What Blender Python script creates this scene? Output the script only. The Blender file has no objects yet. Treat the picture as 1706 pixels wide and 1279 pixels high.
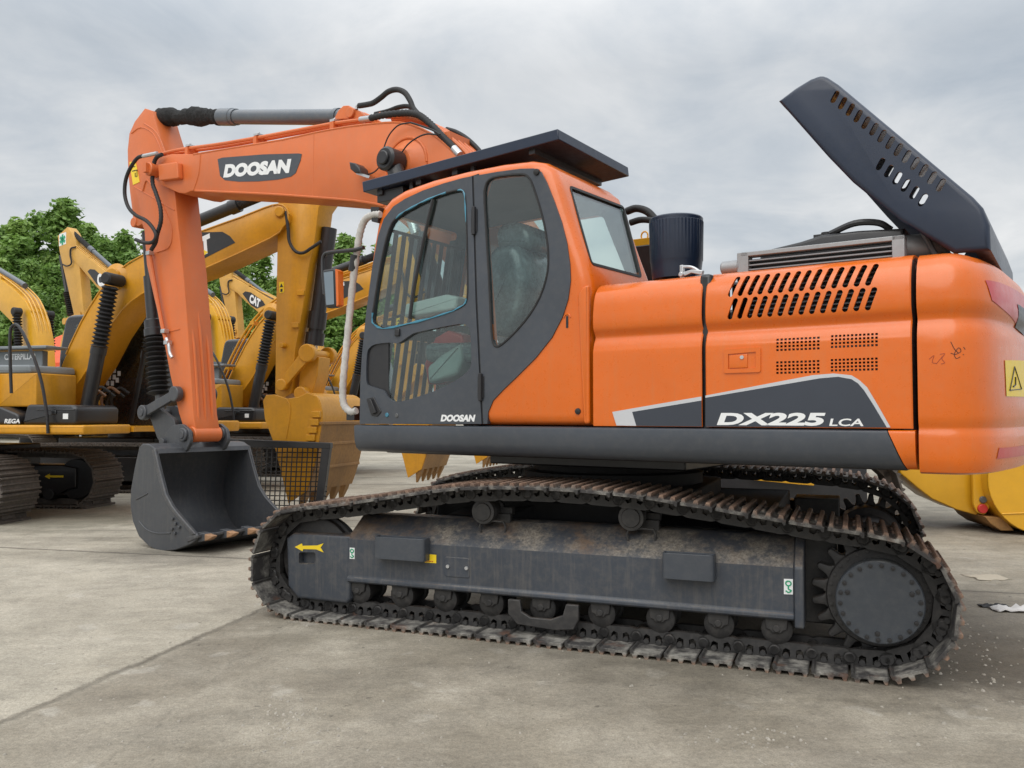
import bpy, bmesh, math, random
from mathutils import Vector, Matrix
from mathutils.geometry import tessellate_polygon
random.seed(7)
R = math.radians
scene = bpy.context.scene
C = scene.collection

# ------------------------------------------------------------------ camera model (surveyed from the photograph)
CX, CY, F = 853.0, 639.5, 1395.5
PITCH, CAMH = R(2.058), 1.4058
cp_, sp_ = math.cos(PITCH), math.sin(PITCH)

def ray(u, v):
    a, b = (u - CX) / F, -(v - CY) / F
    return Vector((a, cp_ - sp_ * b, sp_ + cp_ * b))

class Frame:
    """ground frame of a machine: origin on the ground, x along the machine, y away from the camera"""
    def __init__(s, cx, cy, yaw):
        s.cx, s.cy, s.yaw = cx, cy, yaw
        s.c, s.s = math.cos(yaw), math.sin(yaw)
    def loc(s, P):
        dx, dy = P[0] - s.cx, P[1] - s.cy
        return Vector((s.c * dx + s.s * dy, -s.s * dx + s.c * dy, P[2]))
    def on(s, u, v, y):
        """(x, z) where the sight line of a photo pixel meets the machine's side plane y"""
        o = s.loc((0, 0, CAMH)); d = s.loc(ray(u, v) + Vector((0, 0, CAMH))) - o
        t = (y - o.y) / d.y
        return (o.x + d.x * t, o.z + d.z * t)
    def onx(s, u, v, x):
        o = s.loc((0, 0, CAMH)); d = s.loc(ray(u, v) + Vector((0, 0, CAMH))) - o
        t = (x - o.x) / d.x
        return (o.y + d.y * t, o.z + d.z * t)
    def poly(s, pts, y): return [s.on(u, v, y) for u, v in pts]
    def pts(s, pts, y): return [Vector((q[0], y, q[1])) for q in s.poly(pts, y)]

def ground(u, v):
    d = ray(u, v); t = -CAMH / d.z
    return Vector((d.x * t, d.y * t, 0))

cam = bpy.data.objects.new('camera', bpy.data.cameras.new('camera'))
C.objects.link(cam)
cam.location = (0, 0, CAMH); cam.rotation_euler = (R(90) + PITCH, 0, 0)
cam.data.sensor_width = 36; cam.data.lens = F / 1706 * 36; cam.data.clip_end = 2000; cam.data.clip_start = .05
scene.camera = cam

# ------------------------------------------------------------------ materials
MATS = {}
def nodes(name):
    m = bpy.data.materials.new(name); m.use_nodes = True
    nt = m.node_tree; b = nt.nodes['Principled BSDF']
    return m, nt, b
def N(nt, t, **k):
    n = nt.nodes.new(t)
    for a, b in k.items():
        if a in n.inputs.keys(): n.inputs[a].default_value = b
        else: setattr(n, a, b)
    return n
def coords(nt, scale=(1, 1, 1)):
    tc = N(nt, 'ShaderNodeTexCoord'); mp = N(nt, 'ShaderNodeMapping'); mp.inputs['Scale'].default_value = scale
    nt.links.new(tc.outputs['Object'], mp.inputs['Vector']); return mp.outputs['Vector']
def noise(nt, vec, scale, detail=4, rough=.6, dist=0):
    n = N(nt, 'ShaderNodeTexNoise'); n.inputs['Scale'].default_value = scale; n.inputs['Detail'].default_value = detail
    n.inputs['Roughness'].default_value = rough; n.inputs['Distortion'].default_value = dist
    nt.links.new(vec, n.inputs['Vector']); return n.outputs['Fac']
def ramp(nt, fac, stops):
    r = N(nt, 'ShaderNodeValToRGB'); e = r.color_ramp.elements
    while len(e) < len(stops): e.new(.5)
    for el, (p, c) in zip(e, stops):
        el.position = p; el.color = (c, c, c, 1) if isinstance(c, (int, float)) else (*c, 1)
    nt.links.new(fac, r.inputs['Fac']); return r.outputs['Color']
def mix(nt, fac, a, b, mode='MIX'):
    m = N(nt, 'ShaderNodeMix', data_type='RGBA', blend_type=mode)
    for s, val in (('Factor', fac), ('A', a), ('B', b)):
        idx = {'Factor': 0, 'A': 6, 'B': 7}[s]
        if hasattr(val, 'is_linked') or hasattr(val, 'links'): nt.links.new(val, m.inputs[idx])
        else: m.inputs[idx].default_value = val if isinstance(val, (int, float)) else (*val, 1)
    return m.outputs[2]
def math_(nt, op, a, b=None, c=None):
    m = N(nt, 'ShaderNodeMath', operation=op)
    for i, val in enumerate((a, b, c)):
        if val is None: continue
        if hasattr(val, 'links'): nt.links.new(val, m.inputs[i])
        else: m.inputs[i].default_value = val
    return m.outputs[0]
def bump(nt, b, h, strength=.2, dist=.01):
    n = N(nt, 'ShaderNodeBump'); n.inputs['Strength'].default_value = strength; n.inputs['Distance'].default_value = dist
    nt.links.new(h, n.inputs['Height']); nt.links.new(n.outputs['Normal'], b.inputs['Normal'])

def paint(name, col, rough=.35, coat=.4, var=.1, dust=0., dustcol=(.30, .26, .21), topdust=0., streak=0., bumpy=.03, metal=0.):
    """machine paint: small colour drift, soft waviness, streaks and settled dust"""
    if name in MATS: return MATS[name]
    m, nt, b = nodes(name); v = coords(nt)
    n1 = noise(nt, v, 1.7, 5); n2 = noise(nt, v, 23, 5, .7)
    lo = tuple(c * (1 - var) for c in col); hi = tuple(min(1, c * (1 + var)) for c in col)
    c = mix(nt, ramp(nt, n1, [(.3, 0), (.7, 1)]), lo, hi)
    if streak:
        sv = coords(nt, (9, 9, .6)); sn = noise(nt, sv, 3, 5, .7)
        c = mix(nt, math_(nt, 'MULTIPLY', ramp(nt, sn, [(.5, 0), (.75, 1)]), streak), c, dustcol)
    if dust:
        c = mix(nt, math_(nt, 'MULTIPLY', ramp(nt, n2, [(.45, 0), (.8, 1)]), dust), c, dustcol)
    if topdust:
        g = N(nt, 'ShaderNodeNewGeometry'); sx = N(nt, 'ShaderNodeSeparateXYZ'); nt.links.new(g.outputs['Normal'], sx.inputs[0])
        up = ramp(nt, sx.outputs['Z'], [(.45, 0), (.8, 1)])
        blot = ramp(nt, noise(nt, v, 5, 9, .78), [(.44, .08), (.58, 1)])
        grit = mix(nt, ramp(nt, noise(nt, v, 60, 4, .8), [(.35, 0), (.65, 1)]), tuple(d * .55 for d in dustcol), tuple(min(1, d * 1.7) for d in dustcol))
        grit = mix(nt, ramp(nt, noise(nt, v, 2.3, 4, .6), [(.45, 0), (.6, .8)]), grit, (.135, .085, .055))
        c = mix(nt, math_(nt, 'MULTIPLY', math_(nt, 'MULTIPLY', up, blot), topdust), c, grit)
    nt.links.new(c, b.inputs['Base Color'])
    nt.links.new(ramp(nt, n2, [(.2, max(0, rough - .08)), (.8, min(1, rough + .14))]), b.inputs['Roughness'])
    b.inputs['Coat Weight'].default_value = coat; b.inputs['Coat Roughness'].default_value = .12
    b.inputs['Metallic'].default_value = metal
    if bumpy:
        bump(nt, b, math_(nt, 'ADD', n1, math_(nt, 'MULTIPLY', n2, .06)), bumpy, .05)
    MATS[name] = m; return m

ORANGE = paint('orange_paint', (.69, .132, .003), .28, .34, .06, dust=.14, dustcol=(.50, .20, .07), streak=.20, bumpy=.13)
BOOMHAZE = paint('hazy_boom_orange', (.64, .150, .034), .46, .10, .08, dust=.18, dustcol=(.45, .22, .14), streak=.12)  # same orange as the body, with haze over the boom put into the colour
SLATE = paint('slate_paint', (.047, .055, .068), .42, .25, .12, dust=.25, dustcol=(.12, .115, .11))
NAVY = paint('navy_gloss_paint', (.008, .017, .040), .38, .2, .1, dust=.03, dustcol=(.07, .07, .075))
FRAMEPAINT = paint('dusty_frame_paint', (.040, .048, .062), .5, .08, .15, dust=.3, dustcol=(.17, .15, .125), topdust=1., streak=.35)
YELLOW = paint('yellow_paint', (.60, .275, .009), .4, .15, .15, dust=.3, dustcol=(.34, .15, .02), streak=.25)
YELLOW2 = paint('pale_yellow_paint', (.60, .33, .06), .5, .15, .12, dust=.25, dustcol=(.38, .25, .1))
YELLOW3 = paint('bright_yellow_paint', (.66, .34, .012), .35, .35, .1, dust=.12, dustcol=(.4, .24, .04))
WORN = paint('worn_bucket_yellow', (.30, .155, .045), .6, .02, .25, dust=.6, dustcol=(.16, .095, .05), streak=.6)
BLACK = paint('black_paint', (.013, .013, .015), .4, .2, .2, dust=.25, dustcol=(.05, .045, .04))
RUBBER = paint('black_rubber', (.014, .014, .015), .6, 0, .2, dust=.35, dustcol=(.06, .055, .05))
DARKSTEEL = paint('dark_track_steel', (.026, .025, .025), .55, 0, .3, dust=.6, dustcol=(.085, .078, .07), bumpy=.1, topdust=.35)
PINSTEEL = paint('grey_pin_steel', (.11, .115, .12), .45, 0, .15, dust=.3, dustcol=(.16, .15, .13), metal=.2)
CYLGREY = paint('cylinder_grey_paint', (.085, .10, .118), .35, .35, .1, dust=.2)
BUCKETGREY = paint('bucket_grey_paint', (.048, .052, .060), .45, .15, .15, dust=.45, dustcol=(.115, .11, .10), streak=.35)
REDPLASTIC = paint('red_reflective_film', (.52, .018, .022), .3, .4, .06)
SIGNYELLOW = paint('sign_yellow_film', (.85, .60, .012), .4, .2, .05)
WHITE = paint('white_film', (.78, .79, .79), .45, .1, .04)
SILVER = paint('silver_film', (.52, .53, .55), .35, .2, .05)
DARKFILM = paint('charcoal_film', (.030, .037, .052), .4, .25, .1)
GREENFILM = paint('green_film', (.02, .32, .16), .5, .1, .1)
ALU = paint('bare_aluminium', (.56, .57, .58), .35, 0, .08, metal=.8)
CHROME = paint('pale_chrome', (.7, .7, .7), .25, 0, .05, metal=.9)
WRAP = paint('dirty_white_wrap', (.52, .50, .47), .8, 0, .15, dust=.7, dustcol=(.24, .23, .21), bumpy=.25)
SEATCOVER = paint('plastic_covered_seat', (.085, .115, .12), .25, .6, .35, dust=.6, dustcol=(.30, .37, .37), bumpy=.9)
PALEPAD = paint('plastic_wrapped_pad', (.40, .46, .43), .3, .4, .15, dust=.3, dustcol=(.55, .6, .57), bumpy=.4)
REDPART = paint('red_machine_paint', (.50, .025, .02), .45, .1, .15)
SCRAPED = paint('scraped_bucket_edge', (.075, .077, .083), .45, .05, .2, dust=.6, dustcol=(.20, .185, .165), metal=.2)
TOOTH = paint('worn_tooth_steel', (.34, .19, .10), .6, 0, .3, dust=.5, dustcol=(.12, .08, .05))
TEAL = paint('blue_tape', (.05, .22, .32), .4, .2, .3, bumpy=.2)
TARP = paint('orange_red_tarpaulin', (.72, .10, .03), .6, 0, .1)
LITTER = paint('pale_litter', (.62, .60, .58), .7, 0, .15)
GREYCOVER = paint('grey_cover', (.19, .21, .22), .5, .1, .1)

def m_wool():
    m, nt, b = nodes('black_wrapped_cloth'); v = coords(nt)
    n = noise(nt, v, 26, 6, .75); w = noise(nt, coords(nt, (1, 1, 1)), 9, 3)
    nt.links.new(ramp(nt, n, [(.3, .006), (.75, .035)]), b.inputs['Base Color']); b.inputs['Roughness'].default_value = .9
    bump(nt, b, math_(nt, 'ADD', n, w), 1., .05); return m
WOOL = m_wool()

def m_shoe(name, lo, hi):
    """track shoe: dark steel, pale dried mud in flats, rust on the worn grousers"""
    m, nt, b = nodes(name); v = coords(nt)
    oi = N(nt, 'ShaderNodeObjectInfo'); mp = N(nt, 'ShaderNodeVectorMath', operation='ADD')
    cmb = N(nt, 'ShaderNodeCombineXYZ'); nt.links.new(math_(nt, 'MULTIPLY', oi.outputs['Random'], 37.), cmb.inputs[1])
    nt.links.new(v, mp.inputs[0]); nt.links.new(cmb.outputs[0], mp.inputs[1]); vv = mp.outputs[0]
    n1 = noise(nt, vv, 7, 6, .7); n2 = noise(nt, vv, 30, 6, .75); n3 = noise(nt, vv, 3, 3)
    sx = N(nt, 'ShaderNodeSeparateXYZ'); tc = N(nt, 'ShaderNodeTexCoord'); nt.links.new(tc.outputs['Object'], sx.inputs[0])
    mud = mix(nt, ramp(nt, n2, [(.3, 0), (.7, 1)]), (.15, .14, .122), (.34, .325, .29))
    c = mix(nt, ramp(nt, n1, [(lo, 0), (hi, 1)]), (.04, .037, .036), mud)
    rust = mix(nt, ramp(nt, n2, [(.3, 0), (.75, 1)]), (.10, .055, .036), (.35, .225, .155))
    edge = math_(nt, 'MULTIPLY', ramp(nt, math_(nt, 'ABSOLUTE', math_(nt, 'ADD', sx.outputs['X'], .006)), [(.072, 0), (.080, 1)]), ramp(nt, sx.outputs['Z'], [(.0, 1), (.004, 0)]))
    c = mix(nt, math_(nt, 'MULTIPLY', edge, .85), c, (.022, .02, .019))  # dark edge band paints in the shadow at the shoe joints
    tip = ramp(nt, sx.outputs['Z'], [(.006, 0), (.022, 1)])
    c = mix(nt, math_(nt, 'MULTIPLY', tip, ramp(nt, n3, [(.3, .45), (.6, 1)])), c, rust)
    c = mix(nt, math_(nt, 'MULTIPLY', ramp(nt, noise(nt, vv, 5, 4), [(.58, 0), (.7, .8)]), .8), c, (.13, .06, .035))
    nt.links.new(c, b.inputs['Base Color']); b.inputs['Roughness'].default_value = .75
    bump(nt, b, math_(nt, 'ADD', n2, n1), .5, .01); return m
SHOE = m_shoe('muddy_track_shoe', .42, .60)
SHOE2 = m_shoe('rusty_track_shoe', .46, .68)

def m_glass(name, tint, fac=.10):
    m = bpy.data.materials.new(name); m.use_nodes = True; nt = m.node_tree
    for n in list(nt.nodes): nt.nodes.remove(n)
    o = N(nt, 'ShaderNodeOutputMaterial'); t = N(nt, 'ShaderNodeBsdfTransparent'); g = N(nt, 'ShaderNodeBsdfGlossy')
    t.inputs['Color'].default_value = (*tint, 1); g.inputs['Roughness'].default_value = .02
    lw = N(nt, 'ShaderNodeLayerWeight'); lw.inputs['Blend'].default_value = .5
    fr = math_(nt, 'ADD', .06, math_(nt, 'MULTIPLY', math_(nt, 'POWER', lw.outputs['Facing'], 3.), .8))
    v = coords(nt); sm = noise(nt, v, 4, 5, .6)
    d = N(nt, 'ShaderNodeBsdfDiffuse'); d.inputs['Color'].default_value = (.5, .55, .55, 1)
    ms = N(nt, 'ShaderNodeMixShader'); nt.links.new(math_(nt, 'ADD', fr, fac), ms.inputs[0])
    nt.links.new(t.outputs[0], ms.inputs[1]); nt.links.new(g.outputs[0], ms.inputs[2])
    m2 = N(nt, 'ShaderNodeMixShader'); nt.links.new(math_(nt, 'MULTIPLY', sm, .03), m2.inputs[0])
    nt.links.new(ms.outputs[0], m2.inputs[1]); nt.links.new(d.outputs[0], m2.inputs[2])
    nt.links.new(m2.outputs[0], o.inputs['Surface']); return m
GLASS = m_glass('cab_glass', (.84, .91, .90), .01)
DARKGLASS = m_glass('dark_cab_glass', (.74, .83, .82), .01)
REARGLASS = m_glass('rear_cab_glass', (.82, .93, .90), .03)
m_mirror, nt_, b_ = nodes('mirror_glass'); b_.inputs['Metallic'].default_value = 1; b_.inputs['Roughness'].default_value = .05; b_.inputs['Base Color'].default_value = (.32, .37, .40, 1)

# ------------------------------------------------------------------ mesh builder
def area(p): return .5 * sum(p[i][0] * p[(i + 1) % len(p)][1] - p[(i + 1) % len(p)][0] * p[i][1] for i in range(len(p)))
def inset(p, d):
    if abs(d) < 1e-9: return list(p)
    s = 1 if area(p) > 0 else -1; n = len(p); out = []
    for i in range(n):
        a, b, c = Vector(p[i - 1]), Vector(p[i]), Vector(p[(i + 1) % n])
        e, g = (b - a), (c - b)
        if e.length < 1e-9 or g.length < 1e-9: out.append(tuple(b)); continue
        e.normalize(); g.normalize()
        n1 = Vector((-e.y, e.x)) * s; n2 = Vector((-g.y, g.x)) * s
        k = n1 + n2
        k = k / max(.35, k.dot(k) / 2) if k.length > 1e-6 else n1
        out.append(tuple(b + k * d))
    return out
def smooth(pts, n=4, closed=False):
    P = [Vector(p) for p in pts]; L = len(P); out = []
    rng = L if closed else L - 1
    for i in range(rng):
        p1, p2 = P[i], P[(i + 1) % L]
        p0 = P[i - 1] if (closed or i > 0) else p1 + (p1 - p2)
        p3 = P[(i + 2) % L] if (closed or i + 2 < L) else p2 + (p2 - p1)
        for k in range(n):
            t = k / n
            out.append(.5 * ((2 * p1) + (p2 - p0) * t + (2 * p0 - 5 * p1 + 4 * p2 - p3) * t * t + (3 * p1 - p0 - 3 * p2 + p3) * t ** 3))
    if not closed: out.append(P[-1])
    return out
def fillet(pts, r, seg=4):
    """round the corners of a closed 2-D polygon; r one radius or one per corner"""
    n = len(pts); out = []
    for i in range(n):
        ri = r[i] if isinstance(r, (list, tuple)) else r
        a, b, c = Vector(pts[i - 1]), Vector(pts[i]), Vector(pts[(i + 1) % n])
        if ri <= 0: out.append(tuple(b)); continue
        d1, d2 = (a - b), (c - b); k = min(ri, d1.length * .48, d2.length * .48)
        p, q = b + d1.normalized() * k, b + d2.normalized() * k
        for j in range(seg + 1):
            t = j / seg; out.append(tuple((1 - t) ** 2 * p + 2 * t * (1 - t) * b + t * t * q))
    return out
def ribbon(pts, wd):
    P = [Vector(p) for p in pts]; l, r = [], []
    for i, p in enumerate(P):
        t = (P[min(i + 1, len(P) - 1)] - P[max(0, i - 1)]).normalized(); n = Vector((-t.y, t.x)); k = wd[i] / 2
        l.append(tuple(p + n * k)); r.append(tuple(p - n * k))
    return l + r[::-1]
def ax3(ax, p, t): return (p[0], t, p[1]) if ax == 'y' else (t, p[0], p[1]) if ax == 'x' else (p[0], p[1], t)

class MB:
    def __init__(s): s.v, s.f = [], []
    def add(s, v, f):
        o = len(s.v); s.v += [tuple(q) for q in v]; s.f += [tuple(i + o for i in g) for g in f]; return s
    def loft(s, loops, caps=True):
        n = len(loops[0]); v = [p for l in loops for p in l]; f = []
        for k in range(len(loops) - 1):
            for i in range(n):
                j = (i + 1) % n; f.append((k * n + i, k * n + j, (k + 1) * n + j, (k + 1) * n + i))
        if caps: f.append(tuple(range(n))); f.append(tuple((len(loops) - 1) * n + i for i in range(n)))
        return s.add(v, f)
    def prism(s, poly, a, b, ax='y', r=0, seg=3):
        if b < a: a, b = b, a
        L = [(0, a), (0, b)]
        if r > 0:
            q = [(r * (1 - math.sin(k / seg * math.pi / 2)), r * (1 - math.cos(k / seg * math.pi / 2))) for k in range(seg + 1)]
            L = [(i, a + d) for i, d in q] + [(i, b - d) for i, d in reversed(q)]
        return s.loft([[ax3(ax, p, t) for p in inset(poly, i)] for i, t in L])
    def plate(s, outer, holes, a, b, ax='y'):
        loops = [outer] + list(holes); flat = [p for l in loops for p in l]
        tri = tessellate_polygon([[Vector((p[0], p[1], 0)) for p in l] for l in loops]); n = len(flat)
        v = [ax3(ax, p, a) for p in flat] + [ax3(ax, p, b) for p in flat]
        f = [tuple(t) for t in tri] + [tuple(i + n for i in reversed(t)) for t in tri]; o = 0
        for l in loops:
            for i in range(len(l)):
                j = (i + 1) % len(l); f.append((o + i, o + j, o + j + n, o + i + n))
            o += len(l)
        return s.add(v, f)
    def box(s, x0, x1, y0, y1, z0, z1, rot=None):
        v = [Vector((x, y, z)) for x in (x0, x1) for y in (y0, y1) for z in (z0, z1)]
        if rot is not None:
            c = Vector(((x0 + x1) / 2, (y0 + y1) / 2, (z0 + z1) / 2)); v = [rot @ (p - c) + c for p in v]
        return s.add(v, [(0, 1, 3, 2), (4, 6, 7, 5), (0, 4, 5, 1), (2, 3, 7, 6), (0, 2, 6, 4), (1, 5, 7, 3)])
    def lathe(s, o, d, prof, n=24):
        o, d = Vector(o), Vector(d).normalized()
        a = d.orthogonal().normalized(); b = d.cross(a)
        return s.loft([[o + d * t + (a * math.cos(2 * math.pi * i / n) + b * math.sin(2 * math.pi * i / n)) * r for i in range(n)] for t, r in prof])
    def cyl(s, p, q, r, r2=None, n=20, ch=0):
        p, q = Vector(p), Vector(q); l = (q - p).length; r2 = r if r2 is None else r2
        pr = [(0, r), (l, r2)] if not ch else [(0, r - ch), (ch, r), (l - ch, r2), (l, r2 - ch)]
        return s.lathe(p, q - p, pr, n)
    def tube(s, pts, r, n=8, sub=5, ridge=0.):
        P = smooth(pts, sub) if sub > 1 else [Vector(p) for p in pts]
        loops = []; a = None
        for i, p in enumerate(P):
            t = (P[min(i + 1, len(P) - 1)] - P[max(i - 1, 0)]).normalized()
            if a is None: a = t.orthogonal().normalized()
            a = (a - t * a.dot(t)).normalized(); b = t.cross(a)
            rr = r * (1 + ridge * (1 if i % 2 else -1))
            loops.append([p + (a * math.cos(2 * math.pi * k / n) + b * math.sin(2 * math.pi * k / n)) * rr for k in range(n)])
        return s.loft(loops)
    def merge(s, o): return s.add(o.v, o.f)
    def xf(s, m): s.v = [tuple(m @ Vector(p)) for p in s.v]; return s
    def mesh(s, name, sharp=38):
        me = bpy.data.meshes.new(name); me.from_pydata(s.v, [], s.f)
        bm = bmesh.new(); bm.from_mesh(me); bmesh.ops.recalc_face_normals(bm, faces=bm.faces); bm.to_mesh(me); bm.free()
        finish(me, sharp); return me
    def build(s, name, mat, parent=None, bevel=0, sharp=38, rz=0, loc=(0, 0, 0), label=None):
        o = bpy.data.objects.new(name, s.mesh(name, sharp)); o.data.materials.append(mat); C.objects.link(o)
        o.location = loc; o.rotation_euler.z = rz
        if parent is not None: o.parent = parent
        if bevel:
            md = o.modifiers.new('edge', 'BEVEL'); md.width = bevel; md.segments = 2; md.limit_method = 'ANGLE'; md.angle_limit = R(45); md.harden_normals = False
        if label: o['label'] = label
        return o
def islands(m):
    par = list(range(len(m.v)))
    def fd(i):
        while par[i] != i: par[i] = par[par[i]]; i = par[i]
        return i
    for f in m.f:
        for i in f[1:]: par[fd(i)] = fd(f[0])
    g = {}
    for f in m.f: g.setdefault(fd(f[0]), []).append(f)
    out = []
    for fs in g.values():
        ids = sorted({i for f in fs for i in f}); mp = {j: k for k, j in enumerate(ids)}
        q = MB(); q.v = [m.v[i] for i in ids]; q.f = [tuple(mp[i] for i in f) for f in fs]; out.append(q)
    return out
def build_each(m, name, mat, parent, **k):
    """every separate piece becomes a part of its own"""
    for q in islands(m): q.build(name, mat, parent, **k)
def finish(me, sharp):
    for p in me.polygons: p.use_smooth = True
    me.set_sharp_from_angle(angle=R(sharp))
def cut(o, cutter, sharp=38):
    """subtract a closed builder shape from a part, for real openings"""
    t = bpy.data.objects.new('tmp', cutter.mesh('tmp')); C.objects.link(t); t.parent = o.parent
    t.location = o.location; t.rotation_euler = o.rotation_euler
    md = o.modifiers.new('cut', 'BOOLEAN'); md.object = t; md.operation = 'DIFFERENCE'; md.solver = 'EXACT'
    bpy.context.view_layer.update()
    dg = bpy.context.evaluated_depsgraph_get(); dg.update()
    me = bpy.data.meshes.new_from_object(o.evaluated_get(dg)); o.modifiers.remove(md)
    old = o.data; o.data = me; bpy.data.meshes.remove(old); bpy.data.objects.remove(t); finish(me, sharp); me.name = o.name
def thing(name, label, cat, loc=(0, 0, 0), rz=0, group=None):
    o = bpy.data.objects.new(name, None); C.objects.link(o); o.location = loc; o.rotation_euler.z = rz; o.empty_display_size = .3
    return tag(o, label, cat, group)
def tag(o, label=None, cat=None, group=None, kind=None):
    if label: o['label'] = label
    if cat: o['category'] = cat
    if group: o['group'] = group
    if kind: o['kind'] = kind
    return o
def copy_tree(o, parent=None):
    c = o.copy(); C.objects.link(c)
    if parent is not None: c.parent = parent
    for ch in list(o.children): copy_tree(ch, c)
    return c
def letters(text, o, du, dv, W, H, shear=0., bold=.0):
    """flat lettering fitted into a W x H box on the plane spanned by du, dv"""
    cu = bpy.data.curves.new('t', 'FONT'); cu.body = text; cu.size = 1; cu.shear = 0; cu.offset = bold; cu.fill_mode = 'FRONT'; cu.resolution_u = 4
    ob = bpy.data.objects.new('t', cu); C.objects.link(ob); bpy.context.view_layer.update()
    dg = bpy.context.evaluated_depsgraph_get(); me = bpy.data.meshes.new_from_object(ob.evaluated_get(dg))
    vs = [(p.co.x, p.co.y) for p in me.vertices]; fs = [tuple(p.vertices) for p in me.polygons]
    bpy.data.objects.remove(ob); bpy.data.curves.remove(cu); bpy.data.meshes.remove(me)
    x0, x1 = min(p[0] for p in vs), max(p[0] for p in vs); y0, y1 = min(p[1] for p in vs), max(p[1] for p in vs)
    o, du, dv = Vector(o), Vector(du).normalized(), Vector(dv).normalized(); nrm = du.cross(dv)
    pts = []
    for x, y in vs:
        b = (y - y0) / (y1 - y0) * H; a = (x - x0) / (x1 - x0) * W + shear * b
        pts.append(o + du * a + dv * b)
    m = MB(); m.add(pts, fs); return m

# ------------------------------------------------------------------ sky and light
w = bpy.data.worlds.new('World'); scene.world = w; w.use_nodes = True; nt = w.node_tree
bg = nt.nodes['Background']; sky = N(nt, 'ShaderNodeTexSky', sky_type='NISHITA'); sky.sun_disc = False
SUN_EL, SUN_AZ = R(46), R(205)
sky.sun_elevation = SUN_EL; sky.sun_rotation = SUN_AZ; sky.air_density = 1.4; sky.dust_density = 2
tc = N(nt, 'ShaderNodeTexCoord'); sp = N(nt, 'ShaderNodeSeparateXYZ'); nt.links.new(tc.outputs['Generated'], sp.inputs[0])
zz = math_(nt, 'ADD', math_(nt, 'MAXIMUM', sp.outputs['Z'], 0), .22)
cb = N(nt, 'ShaderNodeCombineXYZ')
for i, k in enumerate('XY'): nt.links.new(math_(nt, 'DIVIDE', sp.outputs[k], zz), cb.inputs[i])
big = noise(nt, cb.outputs[0], 1.15, 7, .52, .35)
mp = N(nt, 'ShaderNodeMapping'); mp.inputs['Location'].default_value = (5.2, 1.7, .3); nt.links.new(cb.outputs[0], mp.inputs[0])
fine = noise(nt, mp.outputs[0], 2.6, 8, .6, .6)
pat = math_(nt, 'ADD', math_(nt, 'MULTIPLY', big, .7), math_(nt, 'MULTIPLY', fine, .3))
cloud = ramp(nt, pat, [(.36, (4.9, 5.5, 6.2)), (.44, (6.2, 6.65, 7.15)), (.51, (7.5, 7.75, 8.0)), (.60, (9.1, 9.15, 9.2))])
lum = math_(nt, 'ADD', .92, math_(nt, 'MULTIPLY', math_(nt, 'MAXIMUM', math_(nt, 'SUBTRACT', sp.outputs['Z'], .38), 0), 2.6))
cl = N(nt, 'ShaderNodeVectorMath', operation='SCALE'); nt.links.new(cloud, cl.inputs[0]); nt.links.new(lum, cl.inputs['Scale'])
nt.links.new(mix(nt, .93, sky.outputs[0], cl.outputs[0]), bg.inputs['Color']); bg.inputs['Strength'].default_value = .1
sun = bpy.data.objects.new('sun', bpy.data.lights.new('sun', 'SUN')); C.objects.link(sun)
sun.data.energy = 1.5; sun.data.angle = R(55); sun.data.color = (1, .96, .9)
# the sun stands behind the camera's left shoulder, high
az = SUN_AZ; sd = Vector((math.sin(az) * math.cos(SUN_EL), math.cos(az) * math.cos(SUN_EL), math.sin(SUN_EL)))
sun.rotation_euler = sd.to_track_quat('Z', 'Y').to_euler()
scene.view_settings.view_transform = 'Standard'; scene.view_settings.look = 'None'
scene.view_settings.exposure = .03; scene.view_settings.gamma = 1

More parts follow.
